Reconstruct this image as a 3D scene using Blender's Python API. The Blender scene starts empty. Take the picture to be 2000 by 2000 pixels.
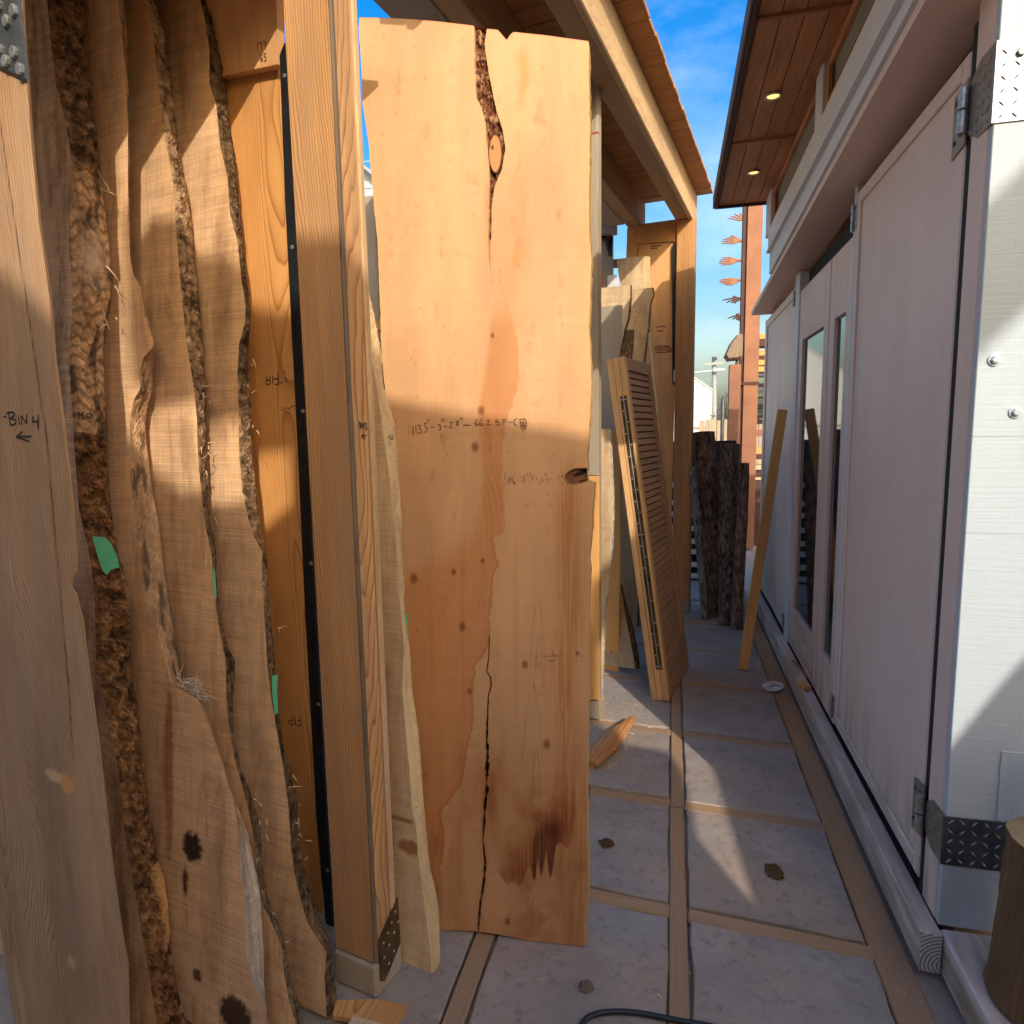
import bpy, bmesh, math, random
import numpy as np
from mathutils import Matrix, Vector

random.seed(7)
SC = bpy.context.scene
COL = SC.collection

# ------------------------------------------------------------------ camera
FPX = 1290.0                       # focal length in photo pixels (2000 px wide)
CAM = np.array([0.0, 0.0, 1.6])    # eye height 1.6 m, alley runs along +Y


def nrm(v):
    v = np.asarray(v, float)
    return v / np.linalg.norm(v)


_yc = nrm([314, 167, -FPX])
_uc = np.array([-168, 11150, FPX], float)
_uc = nrm(_uc / 11000 - _yc * np.dot(_uc / 11000, _yc))
M = np.array([np.cross(_yc, _uc), _yc, _uc])     # camera axes -> world
cam_d = bpy.data.cameras.new('camera')
cam = bpy.data.objects.new('camera', cam_d)
COL.objects.link(cam)
cam_d.sensor_width = 36.0
cam_d.lens = FPX / 2000 * 36.0
cam_d.clip_start = 0.03
cam_d.clip_end = 3000
mw = Matrix.Identity(4)
for i in range(3):
    for j in range(3):
        mw[i][j] = M[i][j]
mw.translation = Vector(CAM)
cam.matrix_world = mw
SC.camera = cam

# ------------------------------------------------------------------ light
SUN_TAN = 0.54                     # sun from behind-right of the camera
SUN_EL = math.radians(29.3)
_az = math.atan(SUN_TAN)
SUN_T = np.array([-math.sin(_az) * math.cos(SUN_EL), math.cos(_az) * math.cos(SUN_EL), -math.sin(SUN_EL)])
SUN_STRENGTH = 2.0
SKY_STRENGTH = 0.15
EXPOSURE = 1.0

w = bpy.data.worlds.new('World')
SC.world = w
w.use_nodes = True
nt = w.node_tree
nt.nodes.clear()
wo = nt.nodes.new('ShaderNodeOutputWorld')
bg = nt.nodes.new('ShaderNodeBackground')
sky = nt.nodes.new('ShaderNodeTexSky')
sky.sky_type = 'NISHITA'
sky.sun_disc = False
sky.sun_elevation = SUN_EL
sky.sun_rotation = math.pi - _az   # sun toward (+x, -y)
sky.altitude = 50
sky.air_density = 1.5
sky.dust_density = 5.5
sky.ozone_density = 3.5
# thin broken cirrus over the whole dome
tc = nt.nodes.new('ShaderNodeTexCoord')
mp = nt.nodes.new('ShaderNodeMapping')
mp.inputs['Scale'].default_value = (2.2, 3.0, 5.0)
nz = nt.nodes.new('ShaderNodeTexNoise')
nz.inputs['Scale'].default_value = 1.6
nz.inputs['Detail'].default_value = 7
nz.inputs['Roughness'].default_value = 0.55
cr = nt.nodes.new('ShaderNodeValToRGB')
cr.color_ramp.elements[0].position = 0.5
cr.color_ramp.elements[0].color = (0, 0, 0, 1)
cr.color_ramp.elements[1].position = 0.85
cr.color_ramp.elements[1].color = (0.42, 0.42, 0.42, 1)
mx = nt.nodes.new('ShaderNodeMix')
mx.data_type = 'RGBA'
mx.inputs[7].default_value = (4.6, 5.2, 6.0, 1)
nt.links.new(tc.outputs['Generated'], mp.inputs['Vector'])
nt.links.new(mp.outputs['Vector'], nz.inputs['Vector'])
nt.links.new(nz.outputs['Fac'], cr.inputs['Fac'])
nt.links.new(cr.outputs['Color'], mx.inputs[0])
hsv = nt.nodes.new('ShaderNodeHueSaturation')
hsv.inputs['Saturation'].default_value = 1.6
hsv.inputs['Hue'].default_value = 0.512
nt.links.new(sky.outputs['Color'], hsv.inputs['Color'])
nt.links.new(hsv.outputs['Color'], mx.inputs[6])
nt.links.new(mx.outputs[2], bg.inputs['Color'])
bg.inputs['Strength'].default_value = SKY_STRENGTH
nt.links.new(bg.outputs['Background'], wo.inputs['Surface'])

sun_d = bpy.data.lights.new('sun', 'SUN')
sun_d.energy = SUN_STRENGTH
sun_d.angle = math.radians(0.53)
sun_d.color = (1.0, 0.93, 0.82)
sun = bpy.data.objects.new('sun', sun_d)
COL.objects.link(sun)
sun.rotation_euler = Vector(SUN_T).to_track_quat('-Z', 'Y').to_euler()

SC.view_settings.view_transform = 'Standard'
SC.view_settings.look = 'None'
SC.view_settings.gamma = 1.0
SC.view_settings.use_curve_mapping = False
SC.view_settings.exposure = EXPOSURE
SC.render.engine = 'CYCLES'
try:
    SC.cycles.max_bounces = 10
    SC.cycles.diffuse_bounces = 6
    SC.cycles.use_denoising = True
except Exception:
    pass


# ------------------------------------------------------------------ survey helpers
# The photograph was surveyed from the calibrated camera: a sight line (u, v)
# meets a known real plane (floor, wall face, slab face) in one world point.
def ray(u, v):
    return M @ nrm([u - 1000.0, -(v - 1000.0), -FPX])


def on(u, v, p, n):
    r = ray(u, v)
    t = np.dot(np.asarray(p, float) - CAM, n) / np.dot(r, n)
    return CAM + t * r


def gnd(u, v, z=0.0):
    return on(u, v, (0, 0, z), (0, 0, 1))


def pix(P):
    c = (np.asarray(P, float) - CAM) @ M
    return np.stack([1000 + FPX * c[..., 0] / -c[..., 2], 1000 - FPX * c[..., 1] / -c[..., 2]], -1)


Z = np.array([0, 0, 1.0])
XA = np.array([1.0, 0, 0])
YA = np.array([0, 1.0, 0])
R = nrm([0.926, 4.2, 0])           # rack line (posts)
T = np.array([R[1], -R[0], 0])     # across the rack, toward the alley
_ra = math.radians(9.6)
RB = np.array([math.sin(_ra), math.cos(_ra), 0])   # rack roof beams
TB = np.array([RB[1], -RB[0], 0])


# ------------------------------------------------------------------ value noise (numpy)
def _h(i, j, k, s):
    n = (i * 374761393 + j * 668265263 + k * 2147483647 + s * 1274126177) & 0xFFFFFFFF
    n = ((n ^ (n >> 13)) * 1274126177) & 0xFFFFFFFF
    n = (n ^ (n >> 16)) & 0xFFFFFFFF
    return n / 4294967295.0


_g = np.random.RandomState(11).normal(size=(256, 3))
_g /= np.linalg.norm(_g, axis=1, keepdims=True)


def vn(x, y, z=0.0, seed=0):
    """gradient noise, 0..1"""
    x, y, z = np.broadcast_arrays(np.asarray(x, float), np.asarray(y, float), np.asarray(z, float))
    xi, yi, zi = np.floor(x).astype(np.int64), np.floor(y).astype(np.int64), np.floor(z).astype(np.int64)
    fx, fy_, fz = x - xi, y - yi, z - zi
    sx, sy, sz = [f * f * f * (f * (f * 6 - 15) + 10) for f in (fx, fy_, fz)]
    o = 0
    for a in (0, 1):
        for b in (0, 1):
            for c in (0, 1):
                wgt = (sx if a else 1 - sx) * (sy if b else 1 - sy) * (sz if c else 1 - sz)
                k = (_h(xi + a, yi + b, zi + c, seed) * 255.99).astype(np.int64)
                gg = _g[k]
                o = o + wgt * (gg[..., 0] * (fx - a) + gg[..., 1] * (fy_ - b) + gg[..., 2] * (fz - c))
    return np.clip(0.5 + 0.85 * o, 0, 1)


def fbm(x, y, z=0.0, seed=0, oct=4):
    s, a, t = 0, 0.5, 0
    for k in range(oct):
        f = 2 ** k
        s = s + a * vn(np.asarray(x) * f, np.asarray(y) * f, np.asarray(z) * f, seed + k)
        t += a
        a *= 0.5
    return s / t


def sstep(a, b, x):
    t = np.clip((x - a) / (b - a), 0, 1)
    return t * t * (3 - 2 * t)


# ------------------------------------------------------------------ objects
def thing(name, label, cat, loc=(0, 0, 0), group=None):
    o = bpy.data.objects.new(name, None)
    o.empty_display_size = 0.1
    COL.objects.link(o)
    o.location = Vector([float(c) for c in loc])
    o['label'] = label
    o['category'] = cat
    if group:
        o['group'] = group
    return o


def tag(o, label=None, cat=None, group=None, kind=None):
    if label:
        o['label'] = label
    if cat:
        o['category'] = cat
    if group:
        o['group'] = group
    if kind:
        o['kind'] = kind
    return o


def wloc(o):
    p = np.zeros(3)
    while o is not None:
        p = p + np.array(o.location)
        o = o.parent
    return p


def mk(name, geo, mat, parent=None, smooth=False, loc=None, label=None):
    """geo: list of (V, F, WC[, TINT]) blocks in world coordinates -> one mesh object."""
    if isinstance(geo, tuple):
        geo = [geo]
    Vs, Fs, Ws, Ts, off = [], [], [], [], 0
    has_t = True
    for g in geo:
        V = np.asarray(g[0], float).reshape(-1, 3)
        Vs.append(V)
        Fs += [tuple(int(i) + off for i in f) for f in g[1]]
        W = g[2] if g[2] is not None else V
        Ws.append(np.asarray(W, float).reshape(-1, 3))
        if has_t:
            Ts.append(g[3] if len(g) > 3 and g[3] is not None else np.ones((len(V), 3)))
        off += len(V)
    V = np.concatenate(Vs)
    W = np.concatenate(Ws)
    base = wloc(parent) if parent is not None else (np.asarray(loc, float) if loc is not None else np.array([V[:, 0].mean(), V[:, 1].mean(), V[:, 2].min()]))
    me = bpy.data.meshes.new(name)
    me.from_pydata((V - base).tolist(), [], Fs)
    at = me.attributes.new('wc', 'FLOAT_VECTOR', 'POINT')
    at.data.foreach_set('vector', W.astype(np.float32).ravel())
    if has_t:
        tt = np.concatenate(Ts)
        ca = me.color_attributes.new('tint', 'FLOAT_COLOR', 'POINT')
        ca.data.foreach_set('color', np.concatenate([tt, np.ones((len(tt), 1))], 1).astype(np.float32).ravel())
    if smooth:
        me.polygons.foreach_set('use_smooth', [True] * len(me.polygons))
    me.update()
    if mat is not None:
        me.materials.append(mat)
    o = bpy.data.objects.new(name, me)
    COL.objects.link(o)
    if parent is not None:
        o.parent = parent
    else:
        o.location = Vector(base)
    if label:
        o['label'] = label
    return o


def mkeach(name, geos, mat, parent):
    return [mk(name, g, mat, parent) for g in geos]


def copy_tree(o, parent=None, **props):
    c = o.copy()
    COL.objects.link(c)
    c.parent = parent
    for ch in list(o.children):
        copy_tree(ch, c)
    for k, v in props.items():
        c[k] = v
    return c


# ------------------------------------------------------------------ shape builders -> (V, F, WC)
def bx(c, X, Y, Zv, d, bev=0.0, along=None, seg=1):
    """Oriented box, centre c, unit axes, full dimensions d, chamfered edges."""
    X, Y, Zv = nrm(X), nrm(Y), nrm(Zv)
    bm = bmesh.new()
    bmesh.ops.create_cube(bm, size=1.0)
    for v in bm.verts:
        v.co = Vector((v.co.x * d[0], v.co.y * d[1], v.co.z * d[2]))
    if bev > 0:
        bmesh.ops.bevel(bm, geom=list(bm.edges), offset=min(bev, min(d) * 0.4), segments=seg, profile=0.5, affect='EDGES')
    bm.verts.ensure_lookup_table()
    L = np.array([v.co[:] for v in bm.verts])
    F = [[v.index for v in f.verts] for f in bm.faces]
    bm.free()
    k = int(np.argmax(d)) if along is None else along
    order = {0: [1, 2, 0], 1: [0, 2, 1], 2: [0, 1, 2]}[k]
    W = L[:, order]
    V = np.asarray(c, float) + L[:, :1] * X + L[:, 1:2] * Y + L[:, 2:3] * Zv
    return V, F, W + np.array([0, 0, float(np.dot(np.asarray(c, float), (X, Y, Zv)[k])) * 0.9])


def abx(x0, x1, y0, y1, z0, z1, bev=0.0, along=None):
    return bx(((x0 + x1) / 2, (y0 + y1) / 2, (z0 + z1) / 2), XA, YA, Z, (abs(x1 - x0), abs(y1 - y0), abs(z1 - z0)), bev, along)


def bar(p0, p1, wdt, hgt, upv=Z, bev=0.004):
    """Beam from p0 to p1 (centre line), width x height."""
    p0, p1 = np.asarray(p0, float), np.asarray(p1, float)
    a = nrm(p1 - p0)
    s = np.cross(a, upv)
    s = nrm(s) if np.linalg.norm(s) > 1e-6 else XA
    u = np.cross(s, a)
    return bx((p0 + p1) / 2, s, u, a, (wdt, hgt, np.linalg.norm(p1 - p0)), bev, along=2)


def prism(pts, ext, wx=None, wz=None):
    """Closed polygon of 3-D points extruded by vector ext."""
    P = np.asarray(pts, float)
    n = len(P)
    V = np.concatenate([P, P + np.asarray(ext, float)])
    # orientation
    nn = np.zeros(3)
    for i in range(n):
        nn += np.cross(P[i], P[(i + 1) % n])
    flip = np.dot(nn, ext) > 0
    f0 = list(range(n))
    f1 = list(range(n, 2 * n))
    if flip:
        F = [f0[::-1], f1]
    else:
        F = [f0, f1[::-1]]
    for i in range(n):
        j = (i + 1) % n
        q = [i, j, j + n, i + n]
        F.append(q if flip else q[::-1])
    e = nrm(ext)
    wz = Z if wz is None else nrm(wz)
    if abs(np.dot(e, wz)) > 0.95:
        wz = YA if abs(e[1]) < 0.9 else XA
    wx = nrm(np.cross(e, wz)) if wx is None else nrm(wx)
    W = np.stack([(V - P[0]) @ wx, (V - P[0]) @ e, V @ wz], 1)
    return V, F, W


def tube(pts, rad, nseg=8, caps=True):
    P = np.asarray(pts, float)
    n = len(P)
    rad = np.full(n, rad) if np.isscalar(rad) else np.asarray(rad, float)
    V, W = [], []
    prev = None
    ln = 0
    for i in range(n):
        t = nrm(P[min(i + 1, n - 1)] - P[max(i - 1, 0)])
        if prev is None:
            s = np.cross(t, Z)
            s = nrm(s) if np.linalg.norm(s) > 1e-4 else XA
        else:
            s = nrm(prev - t * np.dot(prev, t))
        prev = s
        q = np.cross(t, s)
        if i:
            ln += np.linalg.norm(P[i] - P[i - 1])
        for k in range(nseg):
            a = 2 * math.pi * k / nseg
            V.append(P[i] + rad[i] * (math.cos(a) * s + math.sin(a) * q))
            W.append((rad[i] * math.cos(a), rad[i] * math.sin(a), ln))
    F = []
    for i in range(n - 1):
        for k in range(nseg):
            a, b = i * nseg + k, i * nseg + (k + 1) % nseg
            F.append((a, b, b + nseg, a + nseg))
    if caps:
        F.append(tuple(range(nseg))[::-1])
        F.append(tuple((n - 1) * nseg + k for k in range(nseg)))
    return np.array(V), F, np.array(W)


def disc(c, n, r, h, nseg=16, dome=0.0):
    """Short cylinder (screw head, washer) standing on c along n."""
    n = nrm(n)
    s = np.cross(n, Z)
    s = nrm(s) if np.linalg.norm(s) > 1e-4 else XA
    q = np.cross(n, s)
    c = np.asarray(c, float)
    ring = [math.cos(2 * math.pi * k / nseg) * s + math.sin(2 * math.pi * k / nseg) * q for k in range(nseg)]
    V = [c + r * d for d in ring] + [c + r * d + n * h * 0.8 for d in ring] + [c + 0.75 * r * d + n * h for d in ring] + [c + n * (h + dome)]
    F = []
    for l in (0, 1):
        for k in range(nseg):
            a, b = l * nseg + k, l * nseg + (k + 1) % nseg
            F.append((a, b, b + nseg, a + nseg))
    for k in range(nseg):
        F.append((2 * nseg + k, 2 * nseg + (k + 1) % nseg, 3 * nseg))
    return np.array(V), F, None


def ribbon(strokes, w, toP, lift_n, lift=0.0012):
    """Pen strokes: 2-D polylines mapped by toP onto a surface, drawn as thin flat ribbons."""
    V, F = [], []
    ln = nrm(lift_n)
    for st in strokes:
        P = np.array([toP(*q) for q in st])
        # densify
        D = [P[0]]
        for i in range(1, len(P)):
            m = max(1, int(np.linalg.norm(P[i] - P[i - 1]) / 0.0016))
            for k in range(1, m + 1):
                D.append(P[i - 1] + (P[i] - P[i - 1]) * k / m)
        D = np.array(D)
        if len(D) < 2:
            continue
        for _ in range(3):
            if len(D) > 4:
                D[1:-1] = 0.25 * D[:-2] + 0.5 * D[1:-1] + 0.25 * D[2:]
        b = len(V)
        for i in range(len(D)):
            t = nrm(D[min(i + 1, len(D) - 1)] - D[max(i - 1, 0)])
            s = np.cross(t, ln)
            ww = w * (0.8 + 0.4 * random.random())
            V.append(D[i] + s * ww / 2 + ln * lift)
            V.append(D[i] - s * ww / 2 + ln * lift)
        for i in range(len(D) - 1):
            F.append((b + 2 * i, b + 2 * i + 1, b + 2 * i + 3, b + 2 * i + 2))
    return np.array(V), F, None


def pl(pts):
    """polyline text 'x,y x,y ...' -> list of tuples"""
    return [tuple(float(c) for c in q.split(',')) for q in pts.split()]
# ------------------------------------------------------------------ materials (procedural)
class NB:
    def __init__(self, name):
        self.m = bpy.data.materials.new(name)
        self.m.use_nodes = True
        self.t = self.m.node_tree
        self.t.nodes.clear()
        self.out = self.t.nodes.new('ShaderNodeOutputMaterial')
        self.p = self.t.nodes.new('ShaderNodeBsdfPrincipled')
        self.t.links.new(self.p.outputs[0], self.out.inputs[0])

    def n(self, ty, **kw):
        nd = self.t.nodes.new(ty)
        for k, v in kw.items():
            setattr(nd, k, v)
        return nd

    def l(self, a, b):
        self.t.links.new(a, b)

    def val(self, x, sock):
        if hasattr(x, 'links') or hasattr(x, 'is_linked'):
            self.l(x, sock)
        else:
            sock.default_value = x

    def math(self, op, a, b=0.0, c=None, clamp=False):
        nd = self.n('ShaderNodeMath', operation=op, use_clamp=clamp)
        self.val(a, nd.inputs[0])
        self.val(b, nd.inputs[1])
        if c is not None:
            self.val(c, nd.inputs[2])
        return nd.outputs[0]

    def attr(self, name):
        return self.n('ShaderNodeAttribute', attribute_name=name)

    def coords(self, rnd=True):
        a = self.attr('wc').outputs['Vector']
        if not rnd:
            return a
        oi = self.n('ShaderNodeObjectInfo')
        cm = self.n('ShaderNodeCombineXYZ')
        self.l(self.math('MULTIPLY', oi.outputs['Random'], 7.3), cm.inputs[0])
        self.l(self.math('MULTIPLY', oi.outputs['Random'], 31.7), cm.inputs[2])
        ad = self.n('ShaderNodeVectorMath', operation='ADD')
        self.l(a, ad.inputs[0])
        self.l(cm.outputs[0], ad.inputs[1])
        return ad.outputs[0]

    def scale(self, v, s):
        nd = self.n('ShaderNodeVectorMath', operation='MULTIPLY')
        self.l(v, nd.inputs[0])
        nd.inputs[1].default_value = s
        return nd.outputs[0]

    def noise(self, v, s=1.0, det=3.0, rough=0.55, dist=0.0):
        nd = self.n('ShaderNodeTexNoise')
        self.l(v, nd.inputs['Vector'])
        nd.inputs['Scale'].default_value = s
        nd.inputs['Detail'].default_value = det
        nd.inputs['Roughness'].default_value = rough
        nd.inputs['Distortion'].default_value = dist
        return nd.outputs['Fac']

    def ramp(self, f, stops, interp='LINEAR'):
        nd = self.n('ShaderNodeValToRGB')
        cr = nd.color_ramp
        cr.interpolation = interp
        while len(cr.elements) > 1:
            cr.elements.remove(cr.elements[-1])
        cr.elements[0].position = stops[0][0]
        for i, (p, c) in enumerate(stops):
            e = cr.elements[0] if i == 0 else cr.elements.new(p)
            if not isinstance(c, (tuple, list)):
                c = (c, c, c)
            e.color = (c[0], c[1], c[2], 1)
        self.l(f, nd.inputs[0])
        return nd.outputs['Color']

    def mix(self, f, a, b, mode='MIX'):
        nd = self.n('ShaderNodeMix', data_type='RGBA', blend_type=mode)
        self.val(f, nd.inputs[0])
        for x, s in ((a, nd.inputs[6]), (b, nd.inputs[7])):
            if isinstance(x, (tuple, list)):
                s.default_value = (x[0], x[1], x[2], 1)
            else:
                self.l(x, s)
        return nd.outputs[2]

    def bump(self, h, strength=0.3, dist=0.004, normal=None):
        nd = self.n('ShaderNodeBump')
        nd.inputs['Strength'].default_value = strength
        nd.inputs['Distance'].default_value = dist
        self.l(h, nd.inputs['Height'])
        if normal is not None:
            self.l(normal, nd.inputs['Normal'])
        self.l(nd.outputs[0], self.p.inputs['Normal'])
        return nd.outputs[0]

    def col(self, c):
        self.val((c[0], c[1], c[2], 1) if isinstance(c, (tuple, list)) else c, self.p.inputs['Base Color'])

    def rough(self, r):
        self.val(r, self.p.inputs['Roughness'])


def wood(name, early, late, ring=34.0, pith=(0.3, 0.22), lean=0.05, contrast=1.0, saw=0.0, stain=None, stain_amt=0.0,
         weather=None, weather_amt=0.0, tint=False, rough=0.75, bump=0.25, warp=0.03, fib=0.35, rnd=True):
    b = NB(name)
    v = b.coords(rnd)
    sp = b.n('ShaderNodeSeparateXYZ')
    b.l(v, sp.inputs[0])
    # slow wander of the grain along the board
    wv = b.scale(v, (1.6, 1.6, 0.55))
    w1 = b.noise(wv, 1.5, 2.0)
    wv2 = b.scale(v, (7, 7, 1.3))
    w2 = b.noise(wv2, 2.0, 2.0)
    dx = b.math('ADD', b.math('MULTIPLY', b.math('SUBTRACT', w1, 0.5), warp * 4), b.math('MULTIPLY', b.math('SUBTRACT', w2, 0.5), warp * 0.8))
    x = b.math('ADD', b.math('ADD', sp.outputs[0], dx), b.math('MULTIPLY', sp.outputs[2], lean))
    x = b.math('SUBTRACT', b.math('PINGPONG', b.math('ADD', x, 20.0), 0.43), pith[0])
    y = b.math('ADD', b.math('ADD', sp.outputs[1], pith[1] * 0.35), b.math('MULTIPLY', b.math('SUBTRACT', w1, 0.5), warp * 3.5))
    r = b.math('SQRT', b.math('ADD', b.math('MULTIPLY', x, x), b.math('MULTIPLY', y, y)))
    ph = b.math('FRACT', b.math('MULTIPLY', r, ring))
    ringc = b.ramp(ph, [(0.0, 0.05), (0.5, 0.18), (0.78, 0.6), (0.92, 1.15), (1.0, 0.05)])
    fv = b.scale(v, (240, 240, 5))
    f1 = b.noise(fv, 1.0, 3.0)
    fv2 = b.scale(v, (45, 45, 1.6))
    f2 = b.noise(fv2, 1.0, 3.0)
    big = b.noise(b.scale(v, (3.2, 3.2, 0.9)), 1.3, 4.0, 0.6)
    fac = b.math('ADD', b.math('MULTIPLY', ringc, 0.55 * contrast), b.math('MULTIPLY', b.math('SUBTRACT', f2, 0.5), 0.9 * fib), clamp=True)
    c = b.mix(fac, early, late)
    c = b.mix(b.math('MULTIPLY', f1, 0.5 * fib), c, b.mix(1.0, c, (0.55, 0.5, 0.45), 'MULTIPLY'))
    hv = b.ramp(big, [(0.3, (0.8, 0.77, 0.74)), (0.7, (1.14, 1.13, 1.1))])
    c = b.mix(1.0, c, hv, 'MULTIPLY')
    h = b.math('ADD', b.math('MULTIPLY', ringc, 0.4), b.math('MULTIPLY', f1, 0.8))
    if saw > 0:
        s1 = b.noise(b.scale(v, (4, 4, 320)), 1.0, 2.0)
        s2 = b.noise(b.scale(v, (6, 6, 34)), 1.0, 3.0)
        sc = b.ramp(b.math('ADD', b.math('MULTIPLY', s1, 0.65), b.math('MULTIPLY', s2, 0.35)), [(0.35, 1 - 0.45 * saw), (0.6, 1.0 + 0.08 * saw)])
        c = b.mix(1.0, c, sc, 'MULTIPLY')
        h = b.math('ADD', h, b.math('MULTIPLY', s1, 1.4 * saw))
    if stain is not None:
        st = b.noise(b.scale(v, (5, 5, 1.4)), 1.7, 6.0, 0.65, 0.6)
        sf = b.ramp(st, [(0.5, 0.0), (0.66, 1.0)])
        c = b.mix(b.math('MULTIPLY', sf, stain_amt), c, stain)
    if weather is not None:
        st = b.noise(b.scale(v, (11, 11, 0.9)), 1.3, 6.0, 0.62, 0.3)
        sf = b.ramp(st, [(0.38, 0.0), (0.64, 1.0)])
        c = b.mix(b.math('MULTIPLY', sf, weather_amt), c, weather)
    if tint:
        c = b.mix(1.0, c, b.attr('tint').outputs['Color'], 'MULTIPLY')
    b.col(c)
    b.rough(rough)
    b.p.inputs['Specular IOR Level'].default_value = 0.25
    b.bump(h, bump, 0.003)
    return b.m


def bark(name, c0, c1, c2, sx=(60, 60, 22), lichen=None, tint=False):
    b = NB(name)
    v = b.coords()
    vo = b.n('ShaderNodeTexVoronoi', feature='F1')
    wv = b.noise(b.scale(v, (20, 20, 10)), 1.0, 3.0)
    add = b.n('ShaderNodeVectorMath', operation='ADD')
    b.l(b.scale(v, sx), add.inputs[0])
    b.l(wv, add.inputs[1])
    b.l(add.outputs[0], vo.inputs['Vector'])
    vo.inputs['Scale'].default_value = 1.0
    n1 = b.noise(b.scale(v, (sx[0] * 2, sx[1] * 2, sx[2] * 1.6)), 1.0, 6.0, 0.68)
    n2 = b.noise(b.scale(v, (9, 9, 4)), 1.0, 4.0)
    f = b.math('ADD', b.math('MULTIPLY', n1, 0.8), b.math('MULTIPLY', vo.outputs['Distance'], -0.22))
    c = b.ramp(b.math('ADD', f, b.math('MULTIPLY', n2, 0.3)), [(0.3, c0), (0.48, c1), (0.68, c2)])
    if lichen is not None:
        c = b.mix(b.ramp(n2, [(0.52, 0.0), (0.66, 0.8)]), c, lichen)
    if tint:
        c = b.mix(1.0, c, b.attr('tint').outputs['Color'], 'MULTIPLY')
    b.col(c)
    b.rough(0.92)
    b.p.inputs['Specular IOR Level'].default_value = 0.15
    b.bump(b.math('ADD', b.math('MULTIPLY', n1, 1.0), b.math('MULTIPLY', vo.outputs['Distance'], -0.6)), 0.9, 0.012)
    return b.m


def paint(name, c=(0.74, 0.73, 0.70), dirt=0.25, lap=0.0, rough=0.5, chip=0.3):
    b = NB(name)
    v = b.coords(False)
    n1 = b.noise(b.scale(v, (2.2, 2.2, 1.0)), 1.4, 5.0, 0.6)
    n2 = b.noise(b.scale(v, (22, 22, 18)), 1.0, 5.0, 0.7)
    c1 = b.mix(b.math('MULTIPLY', b.ramp(n1, [(0.4, 0.0), (0.75, 1.0)]), dirt), c, (c[0] * 0.72, c[1] * 0.66, c[2] * 0.58))
    gp = b.n('ShaderNodeNewGeometry')
    sz = b.n('ShaderNodeSeparateXYZ')
    b.l(gp.outputs['Position'], sz.inputs[0])
    gm = b.ramp(sz.outputs[2], [(0.05, 1.0), (0.55, 0.0)])
    n3 = b.noise(b.scale(v, (16, 16, 2.5)), 1.0, 5.0, 0.65)
    c1 = b.mix(b.math('MULTIPLY', b.math('MULTIPLY', gm, b.ramp(n3, [(0.35, 0.0), (0.65, 1.0)])), min(1.0, 3.2 * dirt)), c1, (0.34, 0.235, 0.16))
    n4 = b.noise(b.scale(v, (60, 60, 4)), 1.0, 3.0, 0.6)
    c1 = b.mix(b.math('MULTIPLY', b.ramp(n4, [(0.66, 0.0), (0.72, 1.0)]), 0.22), c1, (0.25, 0.18, 0.13))
    ch = b.ramp(n2, [(0.70, 0.0), (0.74, 1.0)])
    c1 = b.mix(b.math('MULTIPLY', ch, chip), c1, (0.16, 0.12, 0.09))
    fine = b.noise(b.scale(v, (130, 130, 30)), 1.0, 3.0)
    h = b.math('MULTIPLY', fine, 0.3)
    if lap > 0:
        s1 = b.noise(b.scale(v, (3.5, 3.5, 120)), 1.0, 4.0, 0.6, 0.4)
        h = b.math('ADD', h, b.math('MULTIPLY', s1, lap))
        c1 = b.mix(b.math('MULTIPLY', b.ramp(s1, [(0.32, 1.0), (0.42, 0.0)]), 0.16), c1, (0.4, 0.42, 0.42))
    b.col(c1)
    b.rough(b.ramp(n1, [(0.2, rough - 0.1), (0.8, rough + 0.2)]))
    b.bump(h, 0.35 if lap else 0.12, 0.004)
    return b.m


def plain(name, c, rough=0.6, metal=0.0, var=0.25, scale=20.0, bump=0.1, spec=0.5):
    b = NB(name)
    v = b.coords()
    n1 = b.noise(v, scale, 5.0, 0.6)
    f = b.ramp(n1, [(0.3, 1 - var), (0.7, 1 + var * 0.5)])
    b.col(b.mix(1.0, c, f, 'MULTIPLY'))
    b.rough(b.math('ADD', rough - 0.1, b.math('MULTIPLY', n1, 0.2)))
    b.p.inputs['Metallic'].default_value = metal
    b.p.inputs['Specular IOR Level'].default_value = spec
    b.bump(n1, bump, 0.003)
    return b.m


MAT = {}
MAT['slab'] = wood('fresh_cedar', (0.56, 0.312, 0.152), (0.49, 0.242, 0.102), ring=60, contrast=0.16, saw=0.13, tint=True, rough=0.72, bump=0.12, fib=0.2, warp=0.02, rnd=False)
MAT['live'] = wood('sapwood_edge', (0.66, 0.47, 0.26), (0.5, 0.31, 0.14), ring=30, contrast=0.6, rough=0.8, bump=0.6, fib=0.6)
MAT['sawn'] = wood('rough_sawn_maple', (0.70, 0.45, 0.26), (0.54, 0.32, 0.17), ring=60, contrast=0.5, saw=0.65, stain=(0.26, 0.135, 0.065), stain_amt=0.6, tint=True, rough=0.85, bump=0.4, fib=0.24)
MAT['sawn_pale'] = wood('pale_sawn_maple', (0.74, 0.54, 0.33), (0.60, 0.40, 0.22), ring=60, contrast=0.5, saw=0.5, stain=(0.36, 0.21, 0.11), stain_amt=0.45, tint=True, rough=0.85, bump=0.3)
MAT['fir'] = wood('fir_board', (0.76, 0.39, 0.13), (0.40, 0.15, 0.035), ring=190, contrast=1.4, stain=(0.42, 0.19, 0.07), stain_amt=0.35, rough=0.7, warp=0.03, lean=0.02)
MAT['post'] = wood('weathered_fir_post', (0.74, 0.395, 0.155), (0.30, 0.105, 0.03), ring=120, contrast=1.7, weather=(0.34, 0.20, 0.105), weather_amt=0.6, rough=0.8, bump=0.5, warp=0.035, fib=0.6)
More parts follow.
